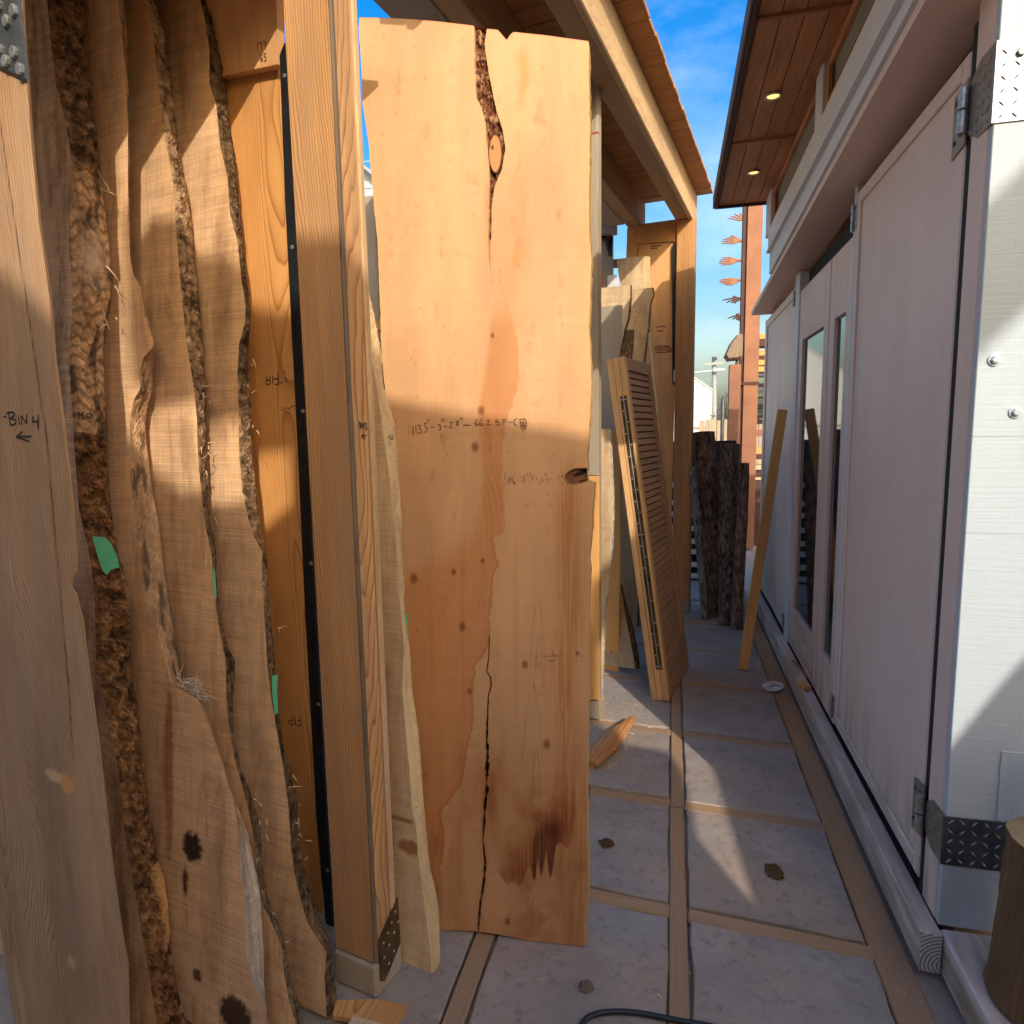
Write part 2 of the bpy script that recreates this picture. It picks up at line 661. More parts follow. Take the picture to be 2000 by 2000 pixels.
MAT['post_pale'] = wood('pale_fir_post', (0.66, 0.43, 0.22), (0.46, 0.26, 0.115), ring=170, contrast=1.1, weather=(0.38, 0.26, 0.16), weather_amt=0.5, rough=0.8)
MAT['plank'] = wood('grey_brown_plank', (0.62, 0.375, 0.205), (0.27, 0.135, 0.06), ring=140, contrast=1.5, weather=(0.36, 0.245, 0.15), weather_amt=0.6, rough=0.85, bump=0.6, warp=0.05, tint=True)
MAT['grey'] = wood('silvered_timber', (0.42, 0.335, 0.235), (0.25, 0.185, 0.125), ring=110, contrast=0.8, weather=(0.3, 0.26, 0.21), weather_amt=0.5, rough=0.88, bump=0.4)
MAT['beam'] = wood('roof_beam_timber', (0.50, 0.30, 0.135), (0.32, 0.165, 0.06), ring=90, contrast=0.8, weather=(0.26, 0.18, 0.11), weather_amt=0.5, rough=0.8)
MAT['roofplank'] = wood('cedar_roof_plank', (0.52, 0.255, 0.10), (0.34, 0.145, 0.05), ring=95, contrast=0.8, stain=(0.24, 0.11, 0.05), stain_amt=0.5, rough=0.8)
MAT['soffit'] = wood('oiled_cedar_soffit', (0.58, 0.26, 0.10), (0.36, 0.135, 0.05), ring=50, contrast=1.0, stain=(0.14, 0.06, 0.03), stain_amt=0.5, rough=0.55)
MAT['plywood'] = wood('fir_ply_panel', (0.74, 0.41, 0.18), (0.56, 0.275, 0.105), ring=16, contrast=0.55, stain=(0.38, 0.17, 0.06), stain_amt=0.3, rough=0.75, warp=0.05)
MAT['shutter'] = wood('stained_shutter', (0.52, 0.285, 0.14), (0.36, 0.17, 0.075), ring=140, contrast=0.6, weather=(0.26, 0.15, 0.08), weather_amt=0.4, rough=0.6)
MAT['shutter_edge'] = wood('bare_shutter_edge', (0.74, 0.44, 0.20), (0.56, 0.29, 0.115), ring=60, contrast=0.5, rough=0.65)
MAT['stud'] = wood('new_stud', (0.76, 0.41, 0.14), (0.54, 0.24, 0.065), ring=70, contrast=0.8, rough=0.65)
MAT['strip'] = wood('floor_strip', (0.46, 0.27, 0.135), (0.30, 0.16, 0.075), ring=60, contrast=0.4, weather=(0.27, 0.2, 0.14), weather_amt=0.6, rough=0.95)
MAT['peel'] = wood('peeled_inner_bark', (0.62, 0.42, 0.24), (0.34, 0.19, 0.09), ring=50, contrast=.8, fib=.9, bump=.7, weather=(.2, .12, .07), weather_amt=.5, tint=True)
MAT['wane'] = wood('dark_wane', (0.20, 0.14, 0.09), (0.09, 0.06, 0.04), ring=120, fib=.9)
MAT['bark_red'] = bark('reddish_log_bark', (0.05, 0.026, 0.018), (0.22, 0.12, 0.08), (0.42, 0.27, 0.18), sx=(40, 40, 12))
MAT['bark_brown'] = bark('grey_brown_log_bark', (0.035, 0.024, 0.018), (0.17, 0.115, 0.08), (0.36, 0.265, 0.195), sx=(36, 36, 14))
MAT['bark'] = bark('brown_bark', (0.04, 0.022, 0.012), (0.22, 0.125, 0.06), (0.46, 0.30, 0.17))
MAT['bark_gold'] = bark('golden_bark_edge', (0.06, 0.032, 0.016), (0.30, 0.175, 0.085), (0.55, 0.375, 0.215), sx=(30, 30, 34), tint=True)
MAT['bark_dark'] = bark('dark_log_bark', (0.045, 0.027, 0.019), (0.19, 0.115, 0.075), (0.38, 0.255, 0.175), sx=(40, 40, 14))
MAT['bark_grey'] = bark('grey_trunk_bark', (0.06, 0.05, 0.04), (0.25, 0.22, 0.185), (0.40, 0.36, 0.31), sx=(40, 40, 12))
MAT['bark_fibre'] = bark('fibrous_edge', (0.06, 0.03, 0.012), (0.26, 0.155, 0.07), (0.52, 0.36, 0.19), sx=(70, 70, 5))
MAT['edge_white'] = bark('bleached_edge', (0.36, 0.30, 0.24), (0.55, 0.49, 0.42), (0.68, 0.62, 0.55), sx=(18, 18, 30))
MAT['white'] = paint('bounce_tinted_white', (0.83, 0.625, 0.505), 0.3, chip=0.35)  # white paint with warm bounced light mixed into its colour
MAT['white_front'] = paint('white_sawn_cladding', (0.50, 0.56, 0.595), 0.15, lap=0.8, chip=0.12)
MAT['white_clean'] = paint('white_trim', (0.70, 0.69, 0.67), 0.18, chip=0.1)
MAT['dirty_white'] = paint('scuffed_white_beam', (0.76, 0.60, 0.51), 0.6, chip=0.85)
MAT['black'] = plain('black_gap_board', (0.012, 0.011, 0.011), 0.8, var=0.3)
MAT['steel'] = plain('dark_steel', (0.10, 0.105, 0.112), 0.5, 0.45, var=0.5, scale=14)
MAT['rail'] = plain('blackened_steel_bar', (0.02, 0.022, 0.024), 0.55, 0.4, var=0.5)
MAT['galv'] = plain('galvanised', (0.5, 0.5, 0.48), 0.42, 0.8, var=0.4, scale=60)
MAT['plate'] = plain('diamond_plate', (0.44, 0.45, 0.45), 0.42, 0.7, var=0.3, scale=9)
MAT['plate_dull'] = plain('dull_diamond_plate', (0.30, 0.255, 0.20), 0.5, 0.55, var=0.4, scale=9)
MAT['brass'] = plain('tarnished_brass', (0.16, 0.10, 0.045), 0.4, 0.7, var=0.7, scale=16)
MAT['screw'] = plain('bright_screw', (0.75, 0.72, 0.66), 0.3, 0.6, var=0.1)
MAT['rubber'] = plain('black_rubber', (0.015, 0.016, 0.018), 0.5, var=0.2)
MAT['tape'] = plain('green_tape', (0.10, 0.42, 0.20), 0.7, var=0.15, scale=8)
MAT['blue'] = plain('blue_plastic', (0.015, 0.06, 0.28), 0.35, var=0.1)
MAT['ink'] = plain('black_ink', (0.022, 0.012, 0.009), 0.7, var=0.1)
MAT['ink_brown'] = plain('stamp_ink', (0.10, 0.04, 0.02), 0.8, var=0.3)
MAT['wax'] = plain('red_end_wax', (0.42, 0.045, 0.04), 0.5, var=0.2)
MAT['rust'] = plain('rusted_steel', (0.33, 0.145, 0.08), 0.85, 0.0, var=0.2, scale=5)
MAT['rust_dark'] = plain('dark_rusted_steel', (0.10, 0.045, 0.035), 0.8, 0.2, var=0.3, scale=6)
MAT['concrete'] = None
MAT['siding'] = plain('pale_siding', (0.46, 0.49, 0.51), 0.7, var=0.06, scale=4)
MAT['pole'] = plain('grey_pole', (0.33, 0.34, 0.33), 0.8, var=0.2)
MAT['leaf'] = plain('dry_bush', (0.10, 0.10, 0.06), 0.9, var=0.5, scale=2)
MAT['lampmetal'] = plain('downlight_trim', (0.55, 0.5, 0.4), 0.4, 0.3, var=0.05)


def _emit(name, c, s):
    b = NB(name)
    b.p.inputs['Base Color'].default_value = (c[0], c[1], c[2], 1)
    b.p.inputs['Emission Color'].default_value = (c[0], c[1], c[2], 1)
    b.p.inputs['Emission Strength'].default_value = s
    return b.m


MAT['lit'] = _emit('lit_downlight', (1.0, 0.66, 0.2), 0.85)


def _concrete():
    b = NB('grey_paving')
    v = b.coords()
    n1 = b.noise(b.scale(v, (1, 1, 1)), 5.0, 6.0, 0.65)
    n2 = b.noise(b.scale(v, (1, 1, 1)), 26.0, 6.0, 0.7, 0.5)
    n3 = b.noise(b.scale(v, (1, 1, 1)), 2.1, 3.0)
    n4 = b.noise(b.scale(v, (1, 1, 1)), 150.0, 3.0)
    c = b.ramp(n1, [(0.3, (0.25, 0.207, 0.172)), (0.5, (0.315, 0.26, 0.213)), (0.7, (0.375, 0.308, 0.252))])
    c = b.mix(b.ramp(n3, [(0.45, 0.0), (0.65, 0.55)]), c, (0.40, 0.275, 0.175))
    c = b.mix(b.ramp(n2, [(0.36, 0.55), (0.47, 0.0)]), c, (0.17, 0.14, 0.12))
    c = b.mix(b.ramp(n2, [(0.66, 0.0), (0.78, 0.4)]), c, (0.44, 0.37, 0.315))
    c = b.mix(b.ramp(n4, [(0.66, 0.0), (0.74, 0.5)]), c, (0.5, 0.40, 0.29))
    b.col(c)
    b.rough(0.9)
    b.bump(b.math('ADD', n2, b.math('MULTIPLY', n1, 0.5)), 0.35, 0.006)
    return b.m


MAT['concrete'] = _concrete()


def _dirt():
    b = NB('packed_dirt')
    v = b.coords(False)
    n1 = b.noise(v, 3.0, 6.0, 0.65)
    n2 = b.noise(v, 60.0, 5.0, 0.7)
    c = b.ramp(n1, [(0.3, (0.33, 0.26, 0.195)), (0.7, (0.48, 0.38, 0.28))])
    c = b.mix(b.ramp(n2, [(0.6, 0.0), (0.75, 0.6)]), c, (0.26, 0.19, 0.12))
    b.col(c)
    b.rough(0.95)
    b.bump(n2, 0.6, 0.01)
    return b.m


MAT['dirt'] = _dirt()


def _glass():
    b = NB('window_glass')
    b.p.inputs['Base Color'].default_value = (0.02, 0.024, 0.026, 1)
    b.p.inputs['Roughness'].default_value = 0.04
    b.p.inputs['Specular IOR Level'].default_value = 0.6
    return b.m


MAT['glass'] = _glass()
MAT['glass_pale'] = plain('obscured_glass', (0.33, 0.36, 0.31), 0.15, var=0.1)
MAT['gutter'] = plain('brown_metal_edge', (0.13, 0.11, 0.11), 0.7, 0.0, spec=0.2)
MAT['soffit_dark'] = wood('dark_sash', (0.22, 0.085, 0.035), (0.12, 0.04, 0.018), ring=50)


def _endgrain():
    b = NB('painted_end_grain')
    v = b.coords(False)
    sp = b.n('ShaderNodeSeparateXYZ')
    b.l(v, sp.inputs[0])
    wv = b.noise(v, 14.0, 3.0)
    x = b.math('ADD', b.math('SUBTRACT', sp.outputs[0], 0.79), b.math('MULTIPLY', wv, 0.012))
    z = b.math('SUBTRACT', sp.outputs[2], 0.03)
    r = b.math('SQRT', b.math('ADD', b.math('MULTIPLY', x, x), b.math('MULTIPLY', z, z)))
    ph = b.math('FRACT', b.math('MULTIPLY', r, 95.0))
    c = b.ramp(ph, [(0.0, (0.6, 0.585, 0.56)), (0.62, (0.56, 0.54, 0.5)), (0.75, (0.07, 0.055, 0.05)), (0.9, (0.12, 0.1, 0.09)), (1.0, (0.6, 0.585, 0.56))])
    b.col(c)
    b.rough(0.8)
    b.bump(b.ramp(ph, [(0.6, 1.0), (0.8, 0.0), (1.0, 1.0)]), 0.5, 0.003)
    return b.m


MAT['endgrain'] = _endgrain()
# ------------------------------------------------------------------ setting: ground and paving
gv = [(-400, -400, -0.03), (400, -400, -0.03), (400, 400, -0.03), (-400, 400, -0.03)]
ground = tag(mk('ground', (gv, [(0, 1, 2, 3)], None), MAT['dirt'], loc=(0, 0, -0.03)), kind='structure')
pave = bpy.data.objects.new('pavement', None)
COL.objects.link(pave)
tag(pave, kind='structure')
FS = -0.085                      # the paving is laid slightly out of square


def fl(x, y, z=0.0):
    return np.array([x, y + FS * x, z])


def tile(x0, x1, y0, y1, top=0.0):
    n = 7
    P = []
    for (ax, ay, bx_, by_) in ((x0, y0, x1, y0), (x1, y0, x1, y1), (x1, y1, x0, y1), (x0, y1, x0, y0)):
        for k in range(n):
            t = k / n
            j = 0.004 if 0 < k else 0.002
            P.append(fl(ax + (bx_ - ax) * t + random.uniform(-j, j), ay + (by_ - ay) * t + random.uniform(-j, j), top))
    P = np.array(P)
    c = P.mean(0)
    inner = c + (P - c) * 0.985
    low = P.copy()
    low[:, 2] -= 0.006
    base = P.copy()
    base[:, 2] = -0.04
    m = len(P)
    V = np.concatenate([inner, low, base])
    F = [tuple(range(m))]
    for r_ in (0, 1):
        for k in range(m):
            a, b_ = r_ * m + k, r_ * m + (k + 1) % m
            F.append((b_, a, a + m, b_ + m))
    return V, F, V.copy()


ROWS = [0.70, 1.37, 2.09, 2.745, 3.43, 4.13, 4.80, 5.50, 6.2, 6.9]
cols = [(-1.25, -0.60), (-0.525, 0.005), (0.075, 0.605)]
for ci, (x0, x1) in enumerate(cols):
    for i in range(len(ROWS) - 1):
        y0, y1 = ROWS[i] + 0.035, ROWS[i + 1] - 0.035
        mk('paving_slab', tile(x0, x1, y0 + random.uniform(-.006, .006), y1, random.uniform(-0.003, 0.002)), MAT['concrete'], pave)
for i, y in enumerate(ROWS):
    for x0, x1 in ((-0.525, 0.012), (0.07, 0.62)):
        a, b_ = fl(x0, y, -0.017), fl(x1, y, -0.017)
        mk('timber_strip', bar(a, b_, 0.052 + 0.012 * random.random(), 0.022, bev=0.004), MAT['strip'], pave)
for x, wd in ((0.04, 0.056), (-0.562, 0.06)):
    for k in range(3):
        y0 = 0.6 + 2.12 * k
        mk('timber_strip', bar((x, y0, -0.0155), (x - 0.004, y0 + 2.11, -0.0155), wd, 0.024, bev=0.004), MAT['strip'], pave)
mk('timber_strip', bar((0.662, 0.6, -0.02), (0.664, 6.9, -0.02), 0.104, 0.018, bev=0.004), MAT['strip'], pave)

# crumbs of bark and sawdust over the paving: countless
deb = []
for k in range(2200):
    x = random.uniform(-0.75, 0.72)
    y = 1.2 + 4.5 * random.random() ** 1.3
    if random.random() < 0.45:
        x = random.choice([0.0, 0.08, 0.6, 0.66, -0.5]) + random.gauss(0, 0.025)
    if k % 6 == 0:
        x, y = random.choice([(-0.55, 1.78), (-0.4, 1.86), (-0.75, 1.55), (-0.3, 3.2), (-0.1, 3.75), (0.45, 5.4)])
        x, y = x + random.gauss(0, .16), y + random.gauss(0, .06)
    s = random.uniform(0.0006, 0.0018) * (1 if random.random() < 0.96 else 2.2)
    a = random.uniform(0, math.pi)
    X = np.array([math.cos(a), math.sin(a), random.uniform(-.3, .3)])
    Y = np.cross(Z, X)
    g = bx((x, y, 0.001 + s * 0.3), X, Y, np.cross(nrm(X), nrm(Y)), (s * random.uniform(1, 4), s, s * 0.6))
    deb.append(g)
tag(mk('wood_crumbs', deb, MAT['sawn_pale'], loc=(0, 0, 0)), 'crumbs of sawdust, bark and chips scattered over the grey paving', 'debris', kind='stuff')

# rotten brown patches on three slabs
def patch(name, u, v, rx, ry, mat, label):
    c = gnd(u, v, 0.006)
    P = []
    for k in range(22):
        a = 2 * math.pi * k / 22
        r_ = 0.75 + 0.5 * vn(math.cos(a) * 2 + u, math.sin(a) * 2 + v, 0, 5)
        P.append(c + np.array([rx * r_ * math.cos(a), ry * r_ * math.sin(a), -0.003]))
    top = [c + (p - c) * 0.6 + np.array([0, 0, 0.004 + 0.004 * random.random()]) for p in P]
    V = np.array(P + top + [c + np.array([0, 0, 0.004])])
    F = []
    m = 22
    for k in range(m):
        F.append((k, (k + 1) % m, m + (k + 1) % m, m + k))
        F.append((m + k, m + (k + 1) % m, 2 * m))
    o = mk(name, (V, F, V), mat)
    return tag(o, label, 'wood chips')


MAT['chips'] = bark('wet_wood_chips', (0.05, 0.025, 0.01), (0.17, 0.09, 0.035), (0.33, 0.19, 0.08), sx=(120, 120, 120))
patch('chip_heap', 1512, 1700, 0.032, 0.045, MAT['chips'], 'brown clump of wet wood chips on paving to the right of the sunlight streak')
patch('chip_heap', 1185, 1645, 0.03, 0.03, MAT['chips'], 'brown clump of chips on paving beside the big slab bottom corner')
patch('sawdust_ring', 1145, 1924, 0.022, 0.024, plain('old_sawdust', (0.17, 0.115, 0.07), 0.95, scale=60), 'round tan sawdust spot on paving just above the black hose')
# ------------------------------------------------------------------ white cabin along the right of the alley
WX, FY, EY = 0.776, 2.03, 6.29      # alley wall plane, front face, far end
TOPZ = 2.665                        # underside of the door header shelf
cabin = thing('white_cabin', 'white painted timber cabin with folding doors and cedar eaves along the alley', 'cabin', (1.6, 4.2, 0))
BX = 3.2
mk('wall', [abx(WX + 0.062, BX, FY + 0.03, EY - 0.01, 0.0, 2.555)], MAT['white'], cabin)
# corner boards and front cladding
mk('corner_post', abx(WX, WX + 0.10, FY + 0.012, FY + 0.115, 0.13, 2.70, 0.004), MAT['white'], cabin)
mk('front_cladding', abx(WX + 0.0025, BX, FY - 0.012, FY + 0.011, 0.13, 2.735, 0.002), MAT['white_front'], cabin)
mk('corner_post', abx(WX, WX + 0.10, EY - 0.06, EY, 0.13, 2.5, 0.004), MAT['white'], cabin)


def yu(u):
    return on(u, 900, (WX, 0, 0), XA)[1]


# skid beam, its painted end grain and the cross beam
sk = cabin
mk('skid_beam', [abx(0.72, 0.778, 1.981, 6.32, 0.004, 0.128, 0.005)], MAT['dirty_white'], cabin)
V, F, W = abx(0.7215, 0.7765, 1.978, 1.9815, 0.0055, 0.1265, 0.001)
mk('end_grain', (V, F, V), MAT['endgrain'], cabin)
mk('cross_beam', abx(0.781, 0.965, 0.9, 2.016, 0.0, 0.124, 0.006), MAT['dirty_white'], cabin)
mk('threshold', abx(0.778, 0.86, 2.15, 6.25, 0.06, 0.1205, 0.003), MAT['black'], cabin)


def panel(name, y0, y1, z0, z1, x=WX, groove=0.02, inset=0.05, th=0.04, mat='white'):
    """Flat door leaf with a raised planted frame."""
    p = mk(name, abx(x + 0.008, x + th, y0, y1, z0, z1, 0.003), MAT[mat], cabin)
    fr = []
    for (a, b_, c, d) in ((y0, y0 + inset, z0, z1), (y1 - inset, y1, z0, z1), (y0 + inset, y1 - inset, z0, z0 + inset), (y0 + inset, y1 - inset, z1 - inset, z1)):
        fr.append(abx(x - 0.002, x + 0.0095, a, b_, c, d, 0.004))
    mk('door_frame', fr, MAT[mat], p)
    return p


Y1 = yu(1652)      # big near panel far edge
Y0 = 2.155         # gap at corner post
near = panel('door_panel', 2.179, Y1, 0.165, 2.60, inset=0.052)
mk('gap_shade_strip', abx(WX + 0.003, WX + 0.05, 2.1455, 2.1785, 0.135, 2.66), MAT['black'], cabin)  # flush black strip put in for the shade of the gap
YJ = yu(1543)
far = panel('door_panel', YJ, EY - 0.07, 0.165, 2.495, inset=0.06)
# white jambs either side of the glazed opening
mk('jamb', abx(WX - 0.005, WX + 0.075, YJ - 0.15, YJ - 0.004, 0.13, 2.565, 0.004), MAT['white_clean'], cabin)
mk('jamb', abx(WX - 0.004, WX + 0.05, Y1 + 0.003, Y1 + 0.035, 0.165, 2.635, 0.003), MAT['white_clean'], cabin)
# black sheet standing for the unlit void behind the folding doors
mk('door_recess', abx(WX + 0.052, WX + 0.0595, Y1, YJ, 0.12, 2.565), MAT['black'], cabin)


def glazed(y0, y1, x0, x1, zt=2.44):
    """Glazed folding leaf hung from (x0,y0) to (x1,y1)."""
    a, b_ = np.array([x0, y0, 0]), np.array([x1, y1, 0])
    d = nrm(b_ - a)
    L = np.linalg.norm(b_ - a)
    nn = np.cross(d, Z)
    z0 = 0.14
    lf = None

    def piece(s0, s1, za, zb, th=0.042, off=0.0):
        return bx(a + d * (s0 + s1) / 2 + Z * (za + zb) / 2 + nn * off, d, nn, Z, (s1 - s0, th, zb - za), 0.003)
    st = 0.105
    gz0, gz1 = 0.40, 2.12
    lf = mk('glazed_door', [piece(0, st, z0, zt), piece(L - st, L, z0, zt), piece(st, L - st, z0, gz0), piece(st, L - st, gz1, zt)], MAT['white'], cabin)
    mk('pane', piece(st + 0.002, L - st - 0.002, gz0 + .002, gz1 - .002, 0.008), MAT['glass'], lf)
    bd = 0.014
    mk('glazing_bead', [piece(st, st + bd, gz0, gz1, 0.02, 0.008), piece(L - st - bd, L - st, gz0, gz1, 0.02, 0.008), piece(st + bd, L - st - bd, gz0, gz0 + bd, 0.02, 0.008), piece(st + bd, L - st - bd, gz1 - bd, gz1, 0.02, 0.008)], MAT['white_clean'], lf)
    return lf


YM = yu(1606)
glazed(Y1 + 0.04, YM - 0.012, WX + 0.026, WX + 0.026)
glazed(YM + 0.012, YJ - 0.155, WX + 0.026, WX + 0.026)

# header shelf over the doors (sagging a little toward the far end), stepped fascia and upper storey brought forward to let a sun band by
UX = 0.630
SHZ = lambda y: 2.70 - 0.0462 * (y - 2.1)
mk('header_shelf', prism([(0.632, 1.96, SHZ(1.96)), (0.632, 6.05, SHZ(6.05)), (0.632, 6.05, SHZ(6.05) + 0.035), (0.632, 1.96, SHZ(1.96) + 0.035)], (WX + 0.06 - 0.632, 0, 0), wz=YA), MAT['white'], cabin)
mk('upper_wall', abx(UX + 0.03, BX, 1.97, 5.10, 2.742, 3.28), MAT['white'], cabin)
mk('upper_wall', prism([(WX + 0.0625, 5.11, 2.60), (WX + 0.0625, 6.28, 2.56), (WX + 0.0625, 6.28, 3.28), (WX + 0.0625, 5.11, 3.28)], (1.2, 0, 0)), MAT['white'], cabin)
FZ0, FZ1, FZ2 = 2.70, 2.725, 2.881
mk('fascia_board', prism([(UX - 0.012, 1.96, SHZ(1.96) + 0.0355), (UX - 0.012, 4.90, SHZ(4.90) + 0.0355), (UX - 0.012, 4.90, 2.755), (UX - 0.012, 1.96, 2.80)], (0.04, 0, 0), wz=YA), MAT['white_clean'], cabin)
mk('fascia_board', prism([(UX - 0.026, 1.95, 2.801), (UX - 0.026, 4.885, 2.756), (UX - 0.026, 4.885, 2.884), (UX - 0.026, 1.95, 2.93)], (0.054, 0, 0), wz=YA), MAT['white_clean'], cabin)
mk('fascia_moulding', prism([(UX - 0.034, 1.955, 2.785), (UX - 0.034, 4.892, 2.74), (UX - 0.034, 4.892, 2.7555), (UX - 0.034, 1.955, 2.8005)], (0.05, 0, 0), wz=YA), MAT['white_clean'], cabin)
SZ = 3.149
# clerestory windows between white posts under the eave
CZ1 = SZ - 0.004
cz = lambda y: 2.931 - 0.0155 * (y - 1.95)
wins = ((1.99, 3.30), (3.455, 4.86))
for y0, y1 in wins:
    fr = []
    f_ = 0.04
    c0 = cz(y0) + 0.001
    for (a, b_, c, d) in ((y0, y0 + f_, c0, CZ1), (y1 - f_, y1, c0, CZ1), (y0 + f_, y1 - f_, c0, c0 + f_), (y0 + f_, y1 - f_, CZ1 - f_, CZ1)):
        fr.append(abx(UX - 0.004, UX + 0.028, a, b_, c + 0.002, d - 0.002, 0.003))
    wdw = mk('clerestory_window', fr, MAT['soffit'], cabin)
    mk('pane', abx(UX + 0.016, UX + 0.020, y0 + f_, y1 - f_, c0 + f_, CZ1 - f_), MAT['glass_pale'], wdw)
    fi = []
    for (a, b_, c, d) in ((y0 + f_, y0 + f_ + .03, c0 + f_, CZ1 - f_), (y1 - f_ - .03, y1 - f_, c0 + f_, CZ1 - f_), (y0 + f_ + .03, y1 - f_ - .03, c0 + f_, c0 + f_ + .025)):
        fi.append(abx(UX + 0.004, UX + 0.022, a, b_, c, d, 0.002))
    mk('sash', fi, MAT['soffit_dark'], wdw)
for y0, y1 in ((1.96, 1.988), (3.302, 3.453), (4.862, 5.10)):
    mk('window_post', abx(UX - 0.018, UX + 0.03, y0, y1, cz(y0) + 0.003, CZ1 + 0.003, 0.003), MAT['white_clean'], cabin)

# eaves: boarded soffit, battens, gutter edge, two lit downlights
xe = 0.295
bw = (UX + 0.02 - xe) / 4.0
yb = [1.4, 2.90, 4.06, 5.14]
for k in range(4):
    x0 = xe + bw * k
    for j in range(3):
        yy0, yy1 = yb[j] + .010, yb[j + 1] - (.010 if j < 2 else 0)
        mk('soffit_board', abx(x0 + 0.0015, x0 + bw - 0.0015, yy0, yy1, SZ + random.uniform(0, .002), SZ + 0.02, 0.003), MAT['soffit'], cabin)
mk('soffit_backing', abx(xe, UX + 0.05, 1.42, 5.13, SZ + 0.021, SZ + 0.03), MAT['black'], cabin)
for y in (2.90, 4.06):
    mk('soffit_batten', abx(xe + 0.004, UX + 0.018, y - 0.0095, y + 0.0095, SZ - 0.012, SZ + 0.018, 0.003), MAT['soffit'], cabin)
mk('eave_trim', [abx(xe - 0.022, xe - 0.002, 1.38, 5.165, SZ - 0.016, SZ + 0.035, 0.003), abx(xe - 0.0015, UX, 5.1415, 5.165, SZ - 0.016, SZ + 0.035, 0.003)], MAT['rust_dark'], cabin)
mk('gutter', abx(xe - 0.036, xe - 0.0225, 1.36, 5.172, SZ - 0.010, SZ + 0.055, 0.004), MAT['gutter'], cabin)
mk('roof', prism([(xe - 0.036, 1.36, SZ + 0.056), (xe - 0.036, 5.18, SZ + 0.056), (BX + .3, 5.18, SZ + 0.26), (BX + .3, 1.36, SZ + 0.26)], (0, 0, 0.02)), MAT['steel'], cabin)
for (u, v) in ((1510, 188), (1472, 337)):
    c = on(u, v, (0, 0, SZ - 0.004), Z)
    Vr, Fr = [], []
    prof = [(0.040, -0.002), (0.040, 0.003), (0.034, 0.006), (0.030, 0.001), (0.027, -0.012), (0.0255, -0.014)]
    ns = 28
    for (r_, h) in prof:
        for k in range(ns):
            a = 2 * math.pi * k / ns
            Vr.append(c + np.array([r_ * math.cos(a), r_ * math.sin(a), -h]))
    for i in range(len(prof) - 1):
        for k in range(ns):
            a, b_ = i * ns + k, i * ns + (k + 1) % ns
            Fr.append((a, b_, b_ + ns, a + ns))
    dl = mk('downlight', (np.array(Vr), Fr, None), MAT['lampmetal'], cabin, smooth=True)
    mk('lamp', disc(c + Z * 0.003, -Z, 0.0265, 0.004, 24), MAT['lit'], dl)

# hinges
def hinge(yc, zc, s=1.0, mat='galv'):
    h = mk('hinge', [abx(WX - 0.006, WX - 0.0025, yc - 0.035 * s, yc + 0.035 * s, zc - 0.06 * s, zc + 0.06 * s, 0.001)], MAT[mat], cabin)
    mkeach('knuckle', [tube([(WX - 0.012, yc, zc + a), (WX - 0.012, yc, zc + b_)], 0.009 * s, 10) for a, b_ in ((-.062 * s, -.022 * s), (-.018 * s, .02 * s), (.024 * s, .064 * s))], MAT[mat], h)
    mkeach('screw', [disc((WX - 0.006, yc + dy * s, zc + dz * s), -XA, 0.005, 0.002, 8) for dy in (-.02, .02) for dz in (-.045, 0, .045)], MAT['steel'], h)


hinge(Y1 + 0.02, 2.50, 0.9)
hinge(Y1 + 0.02, 0.24, 0.9)
hinge(YJ + 0.0, 2.42, 0.8)
hinge(YJ + 0.0, 0.24, 0.8)

# diamond plate corner straps with lozenge treads
def treads(o0, A, B, N, la, lb, da, db, lift, s=1.0):
    """rows of alternately slanted lozenges on a plate: origin o0, axes A,B, normal N."""
    gs = []
    na, nb = int(la / da), int(lb / db)
    for i in range(na + 1):
        for j in range(nb + 1):
            ca, cb = (i + 0.5) * da, (j + 0.5) * db
            if ca > la - 0.006 or cb > lb - 0.006:
                continue
            sg = 1 if (i + j) % 2 == 0 else -1
            d = nrm(A + sg * B * 1.0)
            q = np.cross(N, d)
            c = o0 + A * ca + B * cb
            L, Wd = 0.0115 * s, 0.0028 * s
            V = np.array([c - d * L, c + q * Wd, c + d * L, c - q * Wd, c + N * lift - d * L * .4, c + N * lift + d * L * .4])
            F = [(0, 4, 1), (1, 4, 5), (1, 5, 2), (2, 5, 3), (3, 5, 4), (3, 4, 0)]
            F = [f[::-1] for f in F]
            gs.append((V, F, V))
    return gs


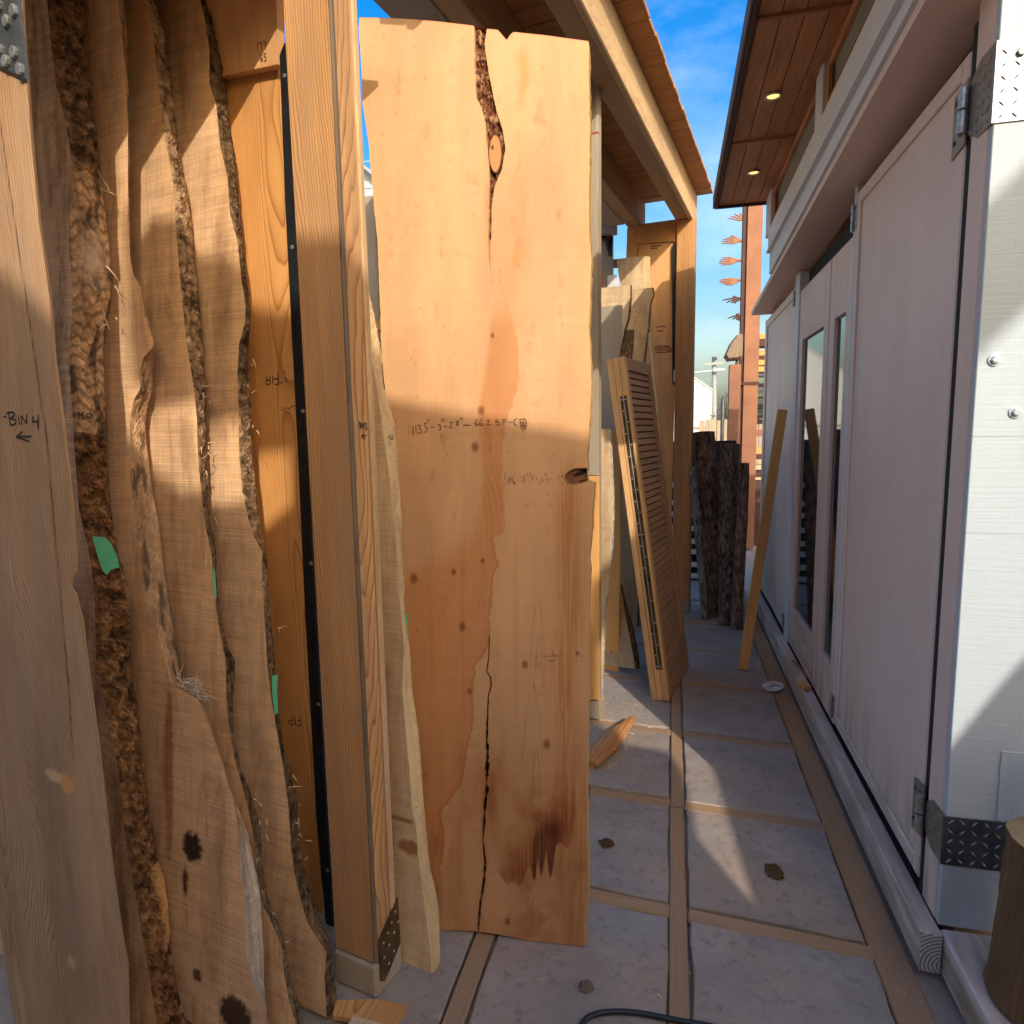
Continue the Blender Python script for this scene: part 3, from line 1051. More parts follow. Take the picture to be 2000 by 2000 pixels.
def strap(z0, z1, depth, width, mat, side_mat, bolts, tmat='plate'):
    p = mk('diamond_plate', [abx(WX - 0.0045, WX + width, FY - 0.0165, FY - 0.0125, z0, z1, 0.001)], MAT[mat], cabin)
    mk('tread', treads(np.array([WX, FY - 0.0166, z0]), XA, Z, -YA, width, z1 - z0, 0.03, 0.03, 0.0035), MAT[tmat], p)
    q = mk('strap_side', prism([(WX - 0.0042, FY - 0.012, z0), (WX - 0.0042, FY - 0.012, z1), (WX - 0.0042, FY + 0.07, z1 - 0.0), (WX - 0.0042, FY + depth, z1 - 0.03), (WX - 0.0042, FY + depth, z0 + .03), (WX - 0.0042, FY + 0.07, z0)], (0.0036, 0, 0)), MAT[side_mat], p)
    mk('tread', treads(np.array([WX - 0.0043, FY - 0.005, z0]), YA, Z, -XA, depth - 0.01, z1 - z0, 0.03, 0.03, 0.0025), MAT[side_mat], p)
    for (bxx, bz) in bolts:
        mk('bolt', disc((WX + bxx, FY - 0.0165, bz), -YA, 0.011, 0.008, 6), MAT['plate'], p)
    # heavy gate_hinge behind it on the door leaf
    zc = (z0 + z1) / 2
    y0, y1 = FY + depth + 0.012, FY + depth + 0.10
    lf = mk('gate_hinge', prism([(WX - 0.0075, y0, zc - .085), (WX - 0.0075, y0, zc + .085), (WX - 0.0075, y1, zc + .07), (WX - 0.0075, y1, zc - .10)], (0.005, 0, 0)), MAT[side_mat], cabin)
    mkeach('knuckle', [tube([(WX - 0.018, y0 - .004, zc + a), (WX - 0.018, y0 - .004, zc + b_)], 0.0125, 12) for a, b_ in ((-.06, -.004), (.003, .058))], MAT['galv'], lf)
    mkeach('bolt', [disc((WX - 0.0075, yy, zc + dz), -XA, 0.007, 0.004, 6) for yy, dz in ((y0 + .03, .05), (y1 - .02, .045), (y0 + .03, -.05), (y1 - .02, -.06))], MAT['steel'], lf)


strap(2.345, 2.54, 0.125, 0.30, 'plate', 'plate_dull', [(0.05, 2.505), (0.2, 2.505), (0.24, 2.37)])
strap(0.325, 0.475, 0.115, 0.24, 'steel', 'plate_dull', [])
# painted-over bolts and plank joints on the sunlit front
for (u, v) in ((1942, 703), (1983, 805)):
    c = on(u, v, (0, FY - 0.0125, 0), YA)
    bo = mk('bolt', [disc(c, -YA, 0.016, 0.004, 18)], MAT['white_front'], cabin)
    mk('bolt_head', disc(c - YA * 0.003, -YA, 0.010, 0.009, 6), MAT['white_front'], bo)
for v in (852, 1040):
    c = on(1900, v, (0, FY - 0.0125, 0), YA)
    mk('cladding_joint', abx(WX + 0.004, BX, FY - 0.0131, FY - 0.0122, c[2] - 0.0009, c[2] + 0.0009), MAT['siding'], cabin)
# lower patch board near the right edge
c = on(1955, 1480, (0, FY - 0.014, 0), YA)
mk('patch_board', abx(c[0], c[0] + 0.5, FY - 0.0155, FY - 0.0125, 0.48, c[2] + 0.02, 0.001), MAT['white_front'], cabin)
# ------------------------------------------------------------------ lumber rack along the left
O = np.array([-0.794, 1.546, 0.0])         # near post, front corner toward the alley
PF = np.array([0.132, 5.747, 0.0])         # far post
PM = np.array([-0.357, 3.476, 0.0])        # middle post
rack = thing('lumber_rack', 'tall open timber rack of upright bins with a boarded lean-to roof', 'rack', (-0.5, 3.5, 0))


def rbx(o, t0, t1, r0, r1, z0, z1, bev=0.006):
    c = np.asarray(o, float) + T * (t0 + t1) / 2 + R * (r0 + r1) / 2 + Z * (z0 + z1) / 2
    return bx(c, T, R, Z, (abs(t1 - t0), abs(r1 - r0), abs(z1 - z0)), bev, along=2)


# near post
post = mk('post', rbx(O, -0.152, 0.0, 0.0, 0.075, 0.105, 2.93, 0.007), MAT['post'], rack)
mk('side_board', rbx(O, -0.06, 0.003, 0.077, 0.098, 0.10, 2.93, 0.004), MAT['post_pale'], rack)
mk('base_block', rbx(O, -0.155, 0.0, -0.004, 0.125, 0.0, 0.103, 0.008), MAT['grey'], rack)
pts = [O + T * 0.0015 + R * a + Z * b for a, b in ((0.012, 0.175), (0.105, 0.245), (0.108, 0.095), (0.03, 0.035), (0.012, 0.05))]
pp = mk('gusset_plate', prism(pts, T * 0.004), MAT['brass'], rack)
mkeach('screw', [disc(O + T * 0.0055 + R * a + Z * b, T, 0.0035, 0.002, 8) for a, b in ((.03, .155), (.05, .17), (.07, .19), (.09, .21), (.03, .11), (.055, .13), (.08, .15), (.10, .17), (.05, .075), (.075, .095))], MAT['screw'], pp)
# dark wane along the post's front corner
mk('wane_strip', rbx(O, -0.010, 0.0012, -0.0012, 0.014, 0.11, 2.925, 0.004), MAT['wane'], post)
# BIN 3 with arrow on the alley face of the post
sc = 0.05176


def mp3(x, y):
    return on(690 + x * sc, 800 + y * sc, O + T * 0.003, T)


b3 = [pl('220,445 265,705'), pl('220,450 255,475 252,560 262,590 300,650 295,705 265,710'), pl('318,505 328,640'), pl('322,640 345,500 385,680 405,490'),
      pl('420,515 480,500 495,540 450,610 500,670 510,730 480,750 420,745'), pl('310,985 480,975'), pl('385,895 310,985 420,1110')]
mk('handwriting', ribbon(b3, 0.003, mp3, T), MAT['ink'], rack, label='handwritten BIN3 with a left arrow')

# fir partition board behind, black bar, header board
FIRP = np.array([-0.904, 1.461, 0]) + R * 0.30


def uF(u, v, off=0.0):
    return on(u, v, FIRP - R * off, R)


def poly_board(name, pxs, p, n, th, mat, parent, label=None, bevel=None):
    P = [on(u, v, p, n) for u, v in pxs]
    nn = nrm(n)
    if np.dot(nn, CAM - P[0]) > 0:
        nn = -nn
    return mk(name, prism(P, nn * th, wz=Z), mat, parent, label=label)


fb = poly_board('partition_board', [(300, -120), (541, -120), (543, 125), (556, 380), (577, 700), (594, 1050), (615, 1400), (633, 1800), (636, 1850), (380, 1850)], FIRP, R, 0.025, MAT['fir'], rack)
hb = poly_board('header_board', [(300, -160), (536, -160), (543, 125), (446, 146), (330, 172)], FIRP - R * 0.028, R, 0.026, MAT['plywood'], rack)
bar_ = poly_board('steel_bar', [(546, 108), (555, 84), (566, 84), (575, 400), (598, 850), (615, 1200), (637, 1600), (653, 1850), (640, 1850), (618, 1600), (596, 1200), (580, 850), (557, 400)], FIRP - R * 0.03, R, 0.01, MAT['rail'], rack)
mkeach('screw', [disc(uF(u, v, 0.0305), -R, 0.006, 0.003, 10) for u, v in ((556, 148), (571, 483), (592, 803), (608, 1100), (622, 1375), (640, 1700))], MAT['galv'], bar_)


def wr(strokes, u0, v0, s, p, n, w, par, mat='ink', label=None):
    return mk('handwriting', ribbon(strokes, w, lambda x, y: on(u0 + x * s, v0 + y * s, p, n), -nrm(n) if np.dot(n, CAM - p) < 0 else nrm(n)), MAT[mat], par, label=label)


fir1 = [pl('385,490 390,690'), pl('390,690 300,705 268,650 290,590 385,590'), pl('330,590 272,490'), pl('455,480 462,690'), pl('598,390 620,690'), pl('620,690 515,705'), pl('612,552 505,556'),
        pl('650,665 672,655'), pl('690,660 705,630 715,680'), pl('785,345 795,405'), pl('815,530 830,640'), pl('750,635 770,632')]
wr(fir1, 500, 700, 0.0725, FIRP, R, 0.0038, rack, label='upside down handwritten FIR')
lo = [pl('690,1410 715,1392 750,1385 790,1385'), pl('750,1330 780,1320 800,1345'), pl('840,1325 880,1360 920,1335 975,1275'), pl('985,1290 1005,1310 1020,1270'), pl('1030,1265 1045,1300 1060,1262'), pl('1092,1260 1075,1350')]
wr(lo, 500, 700, 0.0725, FIRP, R, 0.0022, rack)
fir2 = [pl('600,330 632,690'), pl('632,690 540,690 490,640 475,560 470,500'), pl('600,520 500,520'), pl('700,370 730,710'), pl('895,350 930,735'), pl('930,735 790,700'), pl('915,535 795,530')]
wr(fir2, 540, 1380, 0.05176, FIRP, R, 0.0036, rack, label='second upside down handwritten FIR')
st = [pl('1210,980 1180,1060 1190,1180 1230,1185 1245,1110 1190,1105'), pl('1345,970 1280,975 1275,1060 1335,1070 1345,1160 1270,1190'), pl('1090,850 1085,660 1200,650 1205,840'), pl('1250,640 1320,610 1325,790')]
wr(st, 430, 40, 0.0673, FIRP - R * 0.028, R, 0.003, rack, 'ink_brown')

mk('bin_roof', rbx(O, -2.3, -0.07, -1.5, 0.32, 2.932, 2.955, 0.003), MAT['beam'], rack)

# middle post (mostly hidden by the big slab)
mk('post', rbx(PM, -0.13, -0.022, 0.0, 0.06, 0.115, 3.30, 0.006), MAT['grey'], rack)
mk('base_block', rbx(PM, -0.135, -0.01, -0.003, 0.08, 0.0, 0.113, 0.006), MAT['grey'], rack)
mk('side_board', rbx(PM, -0.075, -0.012, -0.022, -0.002, 0.12, 1.35, 0.003), MAT['stud'], rack)
mk('side_board', rbx(PM, -0.085, -0.014, -0.024, -0.002, 1.352, 3.05, 0.003), MAT['grey'], rack)
V, F, W = rbx(PM, -0.086, -0.013, -0.026, -0.0, 3.035, 3.043, 0.001)
mk('wax_line', (V, F, W), MAT['wax'], rack)

# far post, far partition with stamped plywood panel, header, black bar
fpost = mk('post', rbx(PF, -0.125, 0.02, 0.0, 0.09, 0.09, 3.262, 0.006), MAT['post'], rack)
mk('base_block', rbx(PF, -0.13, 0.022, -0.004, 0.12, 0.0, 0.088, 0.006), MAT['grey'], rack)
FP = PF + R * 0.05
cen = {}
farp = poly_board('partition_board', [(1225, 446), (1322, 440), (1316, 800), (1306, 1190), (1200, 1190)], FP, R, 0.02, MAT['plywood'], rack)
poly_board('header_board', [(1226, 441), (1322, 428), (1322, 470), (1243, 476), (1243, 520), (1226, 520)], FP - R * 0.022, R, 0.02, MAT['fir'], rack)
poly_board('upright_board', [(1226, 456), (1245, 455), (1241, 700), (1222, 700)], FP - R * 0.018, R, 0.015, MAT['beam'], rack)
bb = poly_board('steel_bar', [(1313, 482), (1316, 474), (1320, 474), (1320, 760), (1313, 745)], FP - R * 0.03, R, 0.01, MAT['rail'], rack)
poly_board('bar_tag', [(1315.5, 723), (1319, 723), (1318, 745), (1315, 745)], FP - R * 0.032, R, 0.0015, MAT['white_clean'], rack)
# brown ink stamp lines on the far panel
s_ = 0.1501
ls = [pl('680,1385 720,1395 755,1378 800,1390'), pl('690,1440 730,1440 770,1442'), pl('600,1645 640,1640'), pl('650,1640 690,1645'), pl('700,1640 740,1642'), pl('750,1638 850,1640'), pl('610,1668 870,1660'), pl('610,1690 880,1690'), pl('610,1730 880,1712'),
      pl('610,300 700,290'), pl('600,345 750,330'), pl('600,372 700,362')]
wr(ls, 1180, 430, s_, FP, R, 0.008, rack, 'ink_brown', 'faint brown stamp lines')

# back posts seen past the slabs
for (u0, u1, vt, dep) in ((1172, 1196, 452, 6.0),):
    a = on(u0, vt, (0, dep, 0), YA)
    b_ = on(u1, vt, (0, dep, 0), YA)
    mk('back_post', abx(a[0] - .05, b_[0], dep, dep + 0.12, 0, a[2] + 0.2, 0.006), MAT['grey'], rack)
    e0 = on(1150, 400, (0, dep - 0.05, 0), YA)
    e1 = on(1205, 457, (0, dep - 0.05, 0), YA)
    mk('bearer', bar((e0[0] - .5, dep - 0.05, (e0[2] + e1[2]) / 2), (e1[0], dep - 0.05, (e0[2] + e1[2]) / 2), 0.09, abs(e0[2] - e1[2]), bev=.006), MAT['grey'], rack)
    br = on(1188, 478, (0, dep - 0.01, 0), YA)
    mk('bracket', [tube([br + np.array([-.06, 0, .08]), br + np.array([-.01, -.02, .03]), br + np.array([.02, 0, -.08])], 0.02, 8), tube([br + np.array([.03, 0, .06]), br + np.array([.02, -.03, -.1])], 0.014, 8)], MAT['rail'], rack)
    mk('cross_rail', bar(on(1192, 516, (0, 6.15, 0), YA), on(1212, 512, (0, 6.15, 0), YA) + np.array([.25, 0, 0]), 0.04, 0.07), MAT['grey'], rack)
dep = 3.6
a = on(703, 383, (0, dep, 0), YA)
b_ = on(729, 386, (0, dep, 0), YA)
mk('back_post', abx(a[0], b_[0] + 0.005, dep, dep + 0.10, 0.0, a[2], 0.008), MAT['grey'], rack)
mk('cross_rail', bar(on(722, 650, (0, 3.4, 0), YA), on(752, 630, (0, 3.4, 0), YA), 0.03, 0.05), MAT['stud'], rack)

# ---- roof: three beams, fascia, boards laid across
ZB = 3.262


def rb(u, v, z):
    return on(u, v, (0, 0, z), Z)


farA_L, farA_R = rb(1317, 427, ZB), rb(1350, 437, ZB)
tA1 = np.dot(farA_R, TB)
tA0 = np.dot(farA_L, TB)
tB1 = np.dot(rb(1237, 428, ZB), TB)
tB0 = np.dot(rb(1220, 440, ZB), TB)
tB1b = np.dot(rb(1174, 342, ZB), TB)
tB0b = np.dot(rb(1174, 386, ZB), TB)
rEnd = np.dot(rb(1359, 440, ZB), RB)
tC0 = np.dot(rb(720, 0, ZB), TB)
tC1 = np.dot(rb(836, 0, ZB), TB)
tB0 = np.dot(rb(842, 0, ZB), TB)
tB1 = (tB1 + tB1b) / 2
rNear = rEnd - 4.35
ZP = ZB + 0.235


def beam(name, t0, t1, r0, r1, z0, z1, mat, bev=0.006):
    c = TB * (t0 + t1) / 2 + RB * (r0 + r1) / 2 + Z * (z0 + z1) / 2
    return mk(name, bx(c, TB, Z, RB, (t1 - t0, z1 - z0, r1 - r0), bev, along=2), MAT[mat], rack)


beam('roof_beam', tA0, tA1, rNear, rEnd - 0.01, ZB, ZP - 0.002, 'beam')
beam('roof_beam', tB0, tB1, rNear, rEnd + 0.02, ZB, ZP - 0.002, 'beam')
beam('roof_beam', tC0, tC1, rNear, rEnd - 0.25, ZB + 0.01, ZP - 0.002, 'grey')
tF = np.dot(rb(1359, 440, ZB - 0.015), TB)
beam('fascia_board', tA1 + 0.002, tF, rNear, rEnd, ZB - 0.015, ZP - 0.002, 'post_pale')
eave = np.dot(rb(1393, 378, ZP), TB)
eave2 = np.dot(rb(1255, 0, ZP), TB)
tE = (eave + eave2) / 2
rE = np.dot(rb(1393, 378, ZP), RB)
print('roof', tA0, tA1, tB0, tB1, tC0, tC1, tF, eave, eave2, rEnd, rE)
r_ = rE
k = 0
while r_ > rNear:
    wd = random.choice([0.13, 0.14, 0.14, 0.15, 0.185])
    jut = random.uniform(-0.003, 0.004)
    c = TB * (tB0 - 0.02 + tE + jut) / 2 + RB * (r_ - wd / 2) + Z * (ZP + 0.012 + random.uniform(-.002, .002))
    mk('roof_plank', bx(c, RB, Z, TB, (wd - 0.005, 0.022, tE + jut - tB0 + 0.02), 0.003, along=2), MAT['roofplank'], rack)
    r_ -= wd
    k += 1
# roofing sheet on top keeps the gaps dark
c = TB * (tB0 - 0.03 + tE - 0.01) / 2 + RB * (rE - 2.2) + Z * (ZP + 0.032)
mk('roof_sheet', bx(c, TB, Z, RB, (tE - tB0 + 0.005, 0.01, 4.38), 0.0), MAT['post_pale'], rack)
# ------------------------------------------------------------------ live-edge slabs
class Slab:
    def __init__(self, P0, lean, th, face=None):
        """Board standing at P0, leaning back by lean degrees; face = horizontal direction it leans toward."""
        f = R if face is None else nrm(face)
        l = math.radians(lean)
        self.P0 = np.asarray(P0, float)
        self.a = np.array([f[1], -f[0], 0.0])
        self.b = Z * math.cos(l) + f * math.sin(l)
        self.n = -f * math.cos(l) + Z * math.sin(l)
        self.th = th

    def pt(self, a, b, d=0.0):
        a, b, d = np.broadcast_arrays(np.asarray(a, float), np.asarray(b, float), np.asarray(d, float))
        return self.P0 + a[..., None] * self.a + b[..., None] * self.b - d[..., None] * self.n

    def ab(self, u, v, d=0.0):
        P = on(u, v, self.P0 - self.n * d, self.n) - (self.P0 - self.n * d)
        return np.dot(P, self.a), np.dot(P, self.b)

    def curve(self, px, d=0.0, top_slope=None):
        q = np.array(sorted([self.ab(u, v, d)[::-1] for u, v in px]))
        return lambda b: np.interp(b, q[:, 0], q[:, 1])


def grid_faces(nr, nc, flip=False, off=0):
    F = []
    for i in range(nr - 1):
        for j in range(nc - 1):
            a = off + i * nc + j
            q = (a, a + 1, a + 1 + nc, a + nc)
            F.append(q if not flip else q[::-1])
    return F


def live_slab(name, label, S, fpx, bpx, left, b0, b1, rows, mat, bmat, cat='slab', rough=0.012, bulge=0.012, tint=None, btint=None, nc=64, ne=13,
              bfreq=(40, 14), top_poly=None, group=None, jag=0.003, bark_name='bark_edge', lpx=None, zone=None, roughfn=None):
    fr, bk = S.curve(fpx, 0), S.curve(bpx, S.th)
    b = np.linspace(b0, b1, rows)
    sd = abs(hash(name + label)) % 1000 if False else (len(label) * 13 + int(S.P0[0] * 997)) % 997
    af = fr(b) + (fbm(b * 35, sd, 0, sd) - 0.5) * jag * 2
    ab_ = bk(b) + (fbm(b * 35, sd + 9, 0, sd) - 0.5) * jag * 2
    aL = np.full(rows, left, float) if lpx is None else S.curve(lpx, 0)(b) + (fbm(b * 30, sd + 4, 0, sd) - 0.5) * jag * 2
    aL = np.minimum(aL, af - 0.01)
    t = thing(name, label, cat, S.pt(float(af[0]) - 0.1, b0, S.th / 2), group)
    wv_ = np.clip(0.42 / np.maximum(af - aL, 0.05), 0, 1)[:, None]      # fine columns near the bark, coarse where hidden
    q_ = np.linspace(0, 1, nc)[None, :]
    s = np.where(q_ < 0.12, q_ / 0.12 * (1 - wv_), 1 - wv_ * (1 - q_) / 0.88)
    A = aL[:, None] + (af - aL)[:, None] * s
    B = np.repeat(b[:, None], nc, 1)
    Vf = S.pt(A, B, 0.0).reshape(-1, 3)
    Wf = np.stack([A, np.zeros_like(A), B], -1).reshape(-1, 3)
    tf = np.ones((rows * nc, 3))
    if tint is not None:
        tf = tint(A.ravel(), B.ravel(), (af[:, None] - A).ravel())
    # back and left edge
    Vb = np.concatenate([S.pt(aL, b, 0.0), S.pt(aL, b, S.th), S.pt(ab_, b, S.th)]).reshape(3, rows, 3).transpose(1, 0, 2).reshape(-1, 3)
    Wb = np.concatenate([np.stack([aL, 0 * b, b], -1), np.stack([aL, 0 * b + S.th, b], -1), np.stack([ab_, 0 * b + S.th, b], -1)]).reshape(3, rows, 3).transpose(1, 0, 2).reshape(-1, 3)
    geo = [(Vf, grid_faces(rows, nc), Wf, tf), (Vb, grid_faces(rows, 3, True), Wb, None)]
    # end caps
    for i, fl_ in ((0, False), (rows - 1, True)):
        q = S.pt(np.array([aL[i], af[i], ab_[i], aL[i]]), np.full(4, b[i]), np.array([0, 0, S.th, S.th]))
        geo.append((q, [(0, 1, 2, 3)[::-1] if not fl_ else (0, 1, 2, 3)], np.stack([[aL[i], af[i], ab_[i], aL[i]], [0, 0, S.th, S.th], np.full(4, b[i])], -1), None))
    body = mk('sawn_board', geo, mat, t)
    # rough edge
    e = np.linspace(0, 1, ne)
    env = np.sin(math.pi * e) ** 0.6
    Ae = af[:, None] * (1 - e) + ab_[:, None] * e
    De = S.th * np.repeat(e[None, :], rows, 0)
    Be = np.repeat(b[:, None], ne, 1)
    nzv = fbm(Be * bfreq[1], De * bfreq[0], Ae * 8, sd, 5) - 0.5
    rid = np.abs(fbm((De * .5 - Be * .86) * 30, (De * .86 + Be * .5) * 105, 0, sd + 3, 4) - 0.5) * 1.7
    rz = np.ones_like(Be) if roughfn is None else roughfn(Be)
    Ae2 = Ae + env * (bulge + rough * rz * (2 * nzv - 1.5 * (0.25 - rid)))
    De2 = De + env * (fbm(Be * 25, De * 30, 3, sd + 5, 3) - 0.5) * rough * rz
    Ve = S.pt(Ae2, Be, De2).reshape(-1, 3)
    We = np.stack([De * 1.0 + 0.3, Ae2 * 0.6, Be], -1).reshape(-1, 3)
    te = np.ones((rows * ne, 3))
    if btint is not None:
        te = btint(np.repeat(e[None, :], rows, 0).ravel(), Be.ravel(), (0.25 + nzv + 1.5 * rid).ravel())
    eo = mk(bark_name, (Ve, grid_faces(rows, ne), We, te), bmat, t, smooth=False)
    if zone is not None:
        eo.data.materials.append(zone[0])
        zm = zone[1](np.repeat(((e[1:] + e[:-1]) / 2)[None, :], rows - 1, 0).ravel(), np.repeat(((b[1:] + b[:-1]) / 2)[:, None], ne - 1, 1).ravel())
        eo.data.polygons.foreach_set('material_index', zm.astype(np.int32))
    t['_S'] = 0
    del t['_S']
    return t


def ctint(seed, dark=(0.62, 0.55, 0.48), amt=0.6, edge=None, edge_w=0.05, curl=0.0, spots=()):
    """Mottled growth colour across a sawn face; edge = paler sapwood beside the bark."""
    def f(a, b, e):
        n1 = fbm(a * 7, b * 1.6, 0, seed, 4)
        n2 = fbm(a * 30, b * 6 + 3, 0, seed + 7, 4)
        n3 = fbm(a * 90, b * 14, 5, seed + 17, 3)
        m = np.clip(sstep(0.42, 0.66, 0.6 * n1 + 0.4 * n2) * amt + .7 * amt * sstep(.56, .72, n3) * sstep(.4, .6, n1), 0, 1)
        c = np.ones((len(a), 3)) * (1 - m[:, None]) + np.array(dark) * m[:, None]
        if curl:
            cu = np.sin(b * 210 + 9 * fbm(a * 9, b * 3, 0, seed + 2, 3) + a * 40)
            c *= (1 + curl * cu * sstep(0.4, 0.7, fbm(a * 5, b * 2, 1, seed + 12, 2)))[:, None]
        if edge is not None:
            g = np.exp(-(np.maximum(e, 0) / edge_w) ** 2)[:, None] * (0.55 + 0.45 * fbm(b * 6, a * 10, 2, seed + 1))[:, None]
            c = c * (1 - g) + np.array(edge) * g
        for (sa, sb, r1, r2, col) in spots:
            dd = ((a - sa) / r1) ** 2 + ((b - sb) / r2) ** 2
            g = sstep(0.35, 0.62, np.exp(-dd) * (0.45 + 1.1 * fbm(a * 60, b * 60, 0, seed + 5, 4)))[:, None]
            c = c * (1 - g) + np.array(col) * g
        return c
    return f


# --- bin 3: four thick slabs fanned in front of the fir board, then the wide plank marked BIN 4
P4 = gnd(640, 1988)
LEAN = 5.0
S4 = Slab(P4, LEAN, 0.062)
S3 = Slab(P4 - R * 0.085, LEAN, 0.060)
S2 = Slab(P4 - R * 0.170, LEAN, 0.055)
S1 = Slab(P4 - R * 0.262, LEAN, 0.080)

f4 = pl('388,-60 391,0 400,36 409,98 409,163 422,203 431,290 444,344 449,417 464,471 471,543 480,598 478,634 467,670 466,679 464,741 466,813 467,886 473,958 485,1012 496,1049 513,1078 511,1103 513,1157 518,1230 522,1300 531,1370 543,1440 554,1505 564,1580 568,1650 573,1696 587,1757 601,1803 624,1840 638,1859 634,1906 638,1985')
k4 = pl('392,-60 399,0 417,36 431,91 442,138 442,181 449,246 460,308 464,362 471,435 475,507 482,580 486,616 484,670 485,741 491,813 494,904 502,976 509,1049 517,1078 519,1121 523,1175 531,1237 537,1310 545,1440 568,1510 580,1570 583,1626 596,1710 610,1757 624,1794 645,1836 648,1868 655,1938 650,1985')
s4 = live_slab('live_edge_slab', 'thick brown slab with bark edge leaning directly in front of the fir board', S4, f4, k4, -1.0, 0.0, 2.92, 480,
               MAT['sawn'], MAT['bark_gold'], tint=ctint(4, edge=(1.3, 1.25, 1.12), edge_w=0.06, spots=[(-0.045, 2.25, .05, .13, (1.05, .8, .66))]),
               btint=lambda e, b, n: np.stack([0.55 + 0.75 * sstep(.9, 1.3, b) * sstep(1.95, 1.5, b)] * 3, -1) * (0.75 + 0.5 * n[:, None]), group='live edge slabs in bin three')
f3 = pl('284,-60 286,0 297,47 304,109 308,163 315,217 322,272 333,326 341,380 344,453 350,525 357,598 364,670 373,722 380,770 384,813 386,867 389,922 395,976 402,1030 413,1085 418,1157 428,1230 440,1284 441,1310 442,1370 449,1430 459,1486 470,1524 480,1561 494,1626 501,1696 512,1766 531,1803 550,1850 554,1896 564,1952 578,2000 590,2040')
k3 = pl('285,-60 289,0 308,29 322,72 333,145 341,217 346,275 355,326 366,380 373,435 380,500 388,562 393,634 397,699 400,741 402,788 399,824 400,867 402,933 406,994 417,1067 422,1157 431,1212 442,1259 456,1288 458,1313 452,1370 454,1430 466,1496 489,1552 505,1603 508,1673 517,1742 536,1789 557,1850 561,1896 582,1961 590,2000 600,2040')
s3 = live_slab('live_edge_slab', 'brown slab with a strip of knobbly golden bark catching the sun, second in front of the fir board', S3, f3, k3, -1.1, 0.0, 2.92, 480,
               MAT['sawn'], MAT['bark_gold'], tint=ctint(9, edge=(1.25, 1.2, 1.08), edge_w=0.05),
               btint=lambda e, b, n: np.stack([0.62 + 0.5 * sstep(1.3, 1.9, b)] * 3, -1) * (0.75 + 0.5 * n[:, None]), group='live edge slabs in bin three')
f2 = pl('226,-60 230,0 236,60 241,110 247,165 250,254 250,362 252,453 255,507 261,536 275,562 283,616 295,652 300,668 300,675 279,701 272,733 274,759 263,777 254,813 254,853 258,886 254,911 256,958 257,994 264,1049 275,1103 283,1175 301,1222 315,1266 326,1302 333,1338 360,1352 389,1368 415,1440 438,1510 456,1561 466,1617 468,1673 473,1719 477,1789 482,1873 494,1929 512,1952 518,2000 524,2040')
k2 = pl('240,-60 243,0 247,60 249,110 249,165 250,254 250,362 252,453 255,507 261,536 275,562 283,616 297,652 308,668 301,693 299,741 297,770 290,788 284,824 286,867 290,896 293,925 297,958 308,1012 312,1041 319,1103 326,1157 333,1201 341,1248 351,1295 362,1330 378,1352 392,1368 417,1440 440,1510 458,1561 484,1626 508,1742 512,1800 515,1859 516,1952 520,2000 526,2040')


def bt2(e, b, n):
    g = sstep(0.62, 0.5, b)[:, None]          # bleached where it widens at the foot
    c = np.array([1.1, 1.0, 0.9]) * (0.45 + 0.9 * n[:, None])
    dk = sstep(.52, .64, fbm(e * 2.5, b * 9, 0, 57, 4))[:, None]
    c = c * (1 - .7 * dk)
    return c * (1 - g) + np.array([1.15, 1.35, 1.75]) * (.8 + .3 * n[:, None]) * g


s2 = live_slab('live_edge_slab', 'wide brown slab with a splintered white tuft on its edge and black spots low down', S2, f2, k2, -1.2, 0.0, 2.92, 360,
               MAT['sawn'], MAT['peel'], bulge=0.004, rough=0.010,
               tint=ctint(15, edge=(1.2, 1.12, 1.0), edge_w=0.04, amt=0.55, spots=[S2.ab(375, 1655) + (.045, .05, (.06, .045, .04)), S2.ab(362, 1720) + (.012, .05, (.18, .1, .08)), S2.ab(460, 1985) + (.07, .06, (.1, .08, .07)), S2.ab(385, 1905) + (.02, .02, (.2, .15, .1)), S2.ab(330, 1500) + (.02, .3, (.6, .45, .35))]),
               btint=bt2, group='live edge slabs in bin three')
f1 = pl('88,-60 92,0 98,72 109,163 125,225 136,290 145,344 143,380 136,435 134,489 143,562 139,634 134,688 139,777 143,846 149,922 154,994 165,1041 178,1103 185,1175 187,1248 188,1310 205,1384 228,1486 235,1533 242,1603 254,1696 268,1766 279,1836 293,1920 307,2000 315,2040')
k1 = pl('158,-60 161,0 168,72 172,145 181,199 188,246 194,308 197,355 203,399 208,435 214,482 219,536 216,580 207,616 201,688 205,759 208,831 212,904 214,958 219,1012 232,1085 248,1132 254,1186 255,1266 257,1325 268,1370 275,1440 282,1510 296,1603 307,1673 321,1719 328,1766 333,1859 345,1924 361,1990 370,2040')


ZT, ZM, ZL = S1.ab(140, 330)[1], S1.ab(142, 850)[1], S1.ab(200, 1250)[1]


def zone1(e, b):
    wob = 0.05 * (fbm(e * 3, b * 4, 0, 43, 3) - .5)
    g = (b < S1.ab(268, 1715)[1]) & (b > S1.ab(297, 1880)[1]) & (e > .6)
    return ((b + wob < ZT) & (b + wob * 1.5 > ZM)) | g


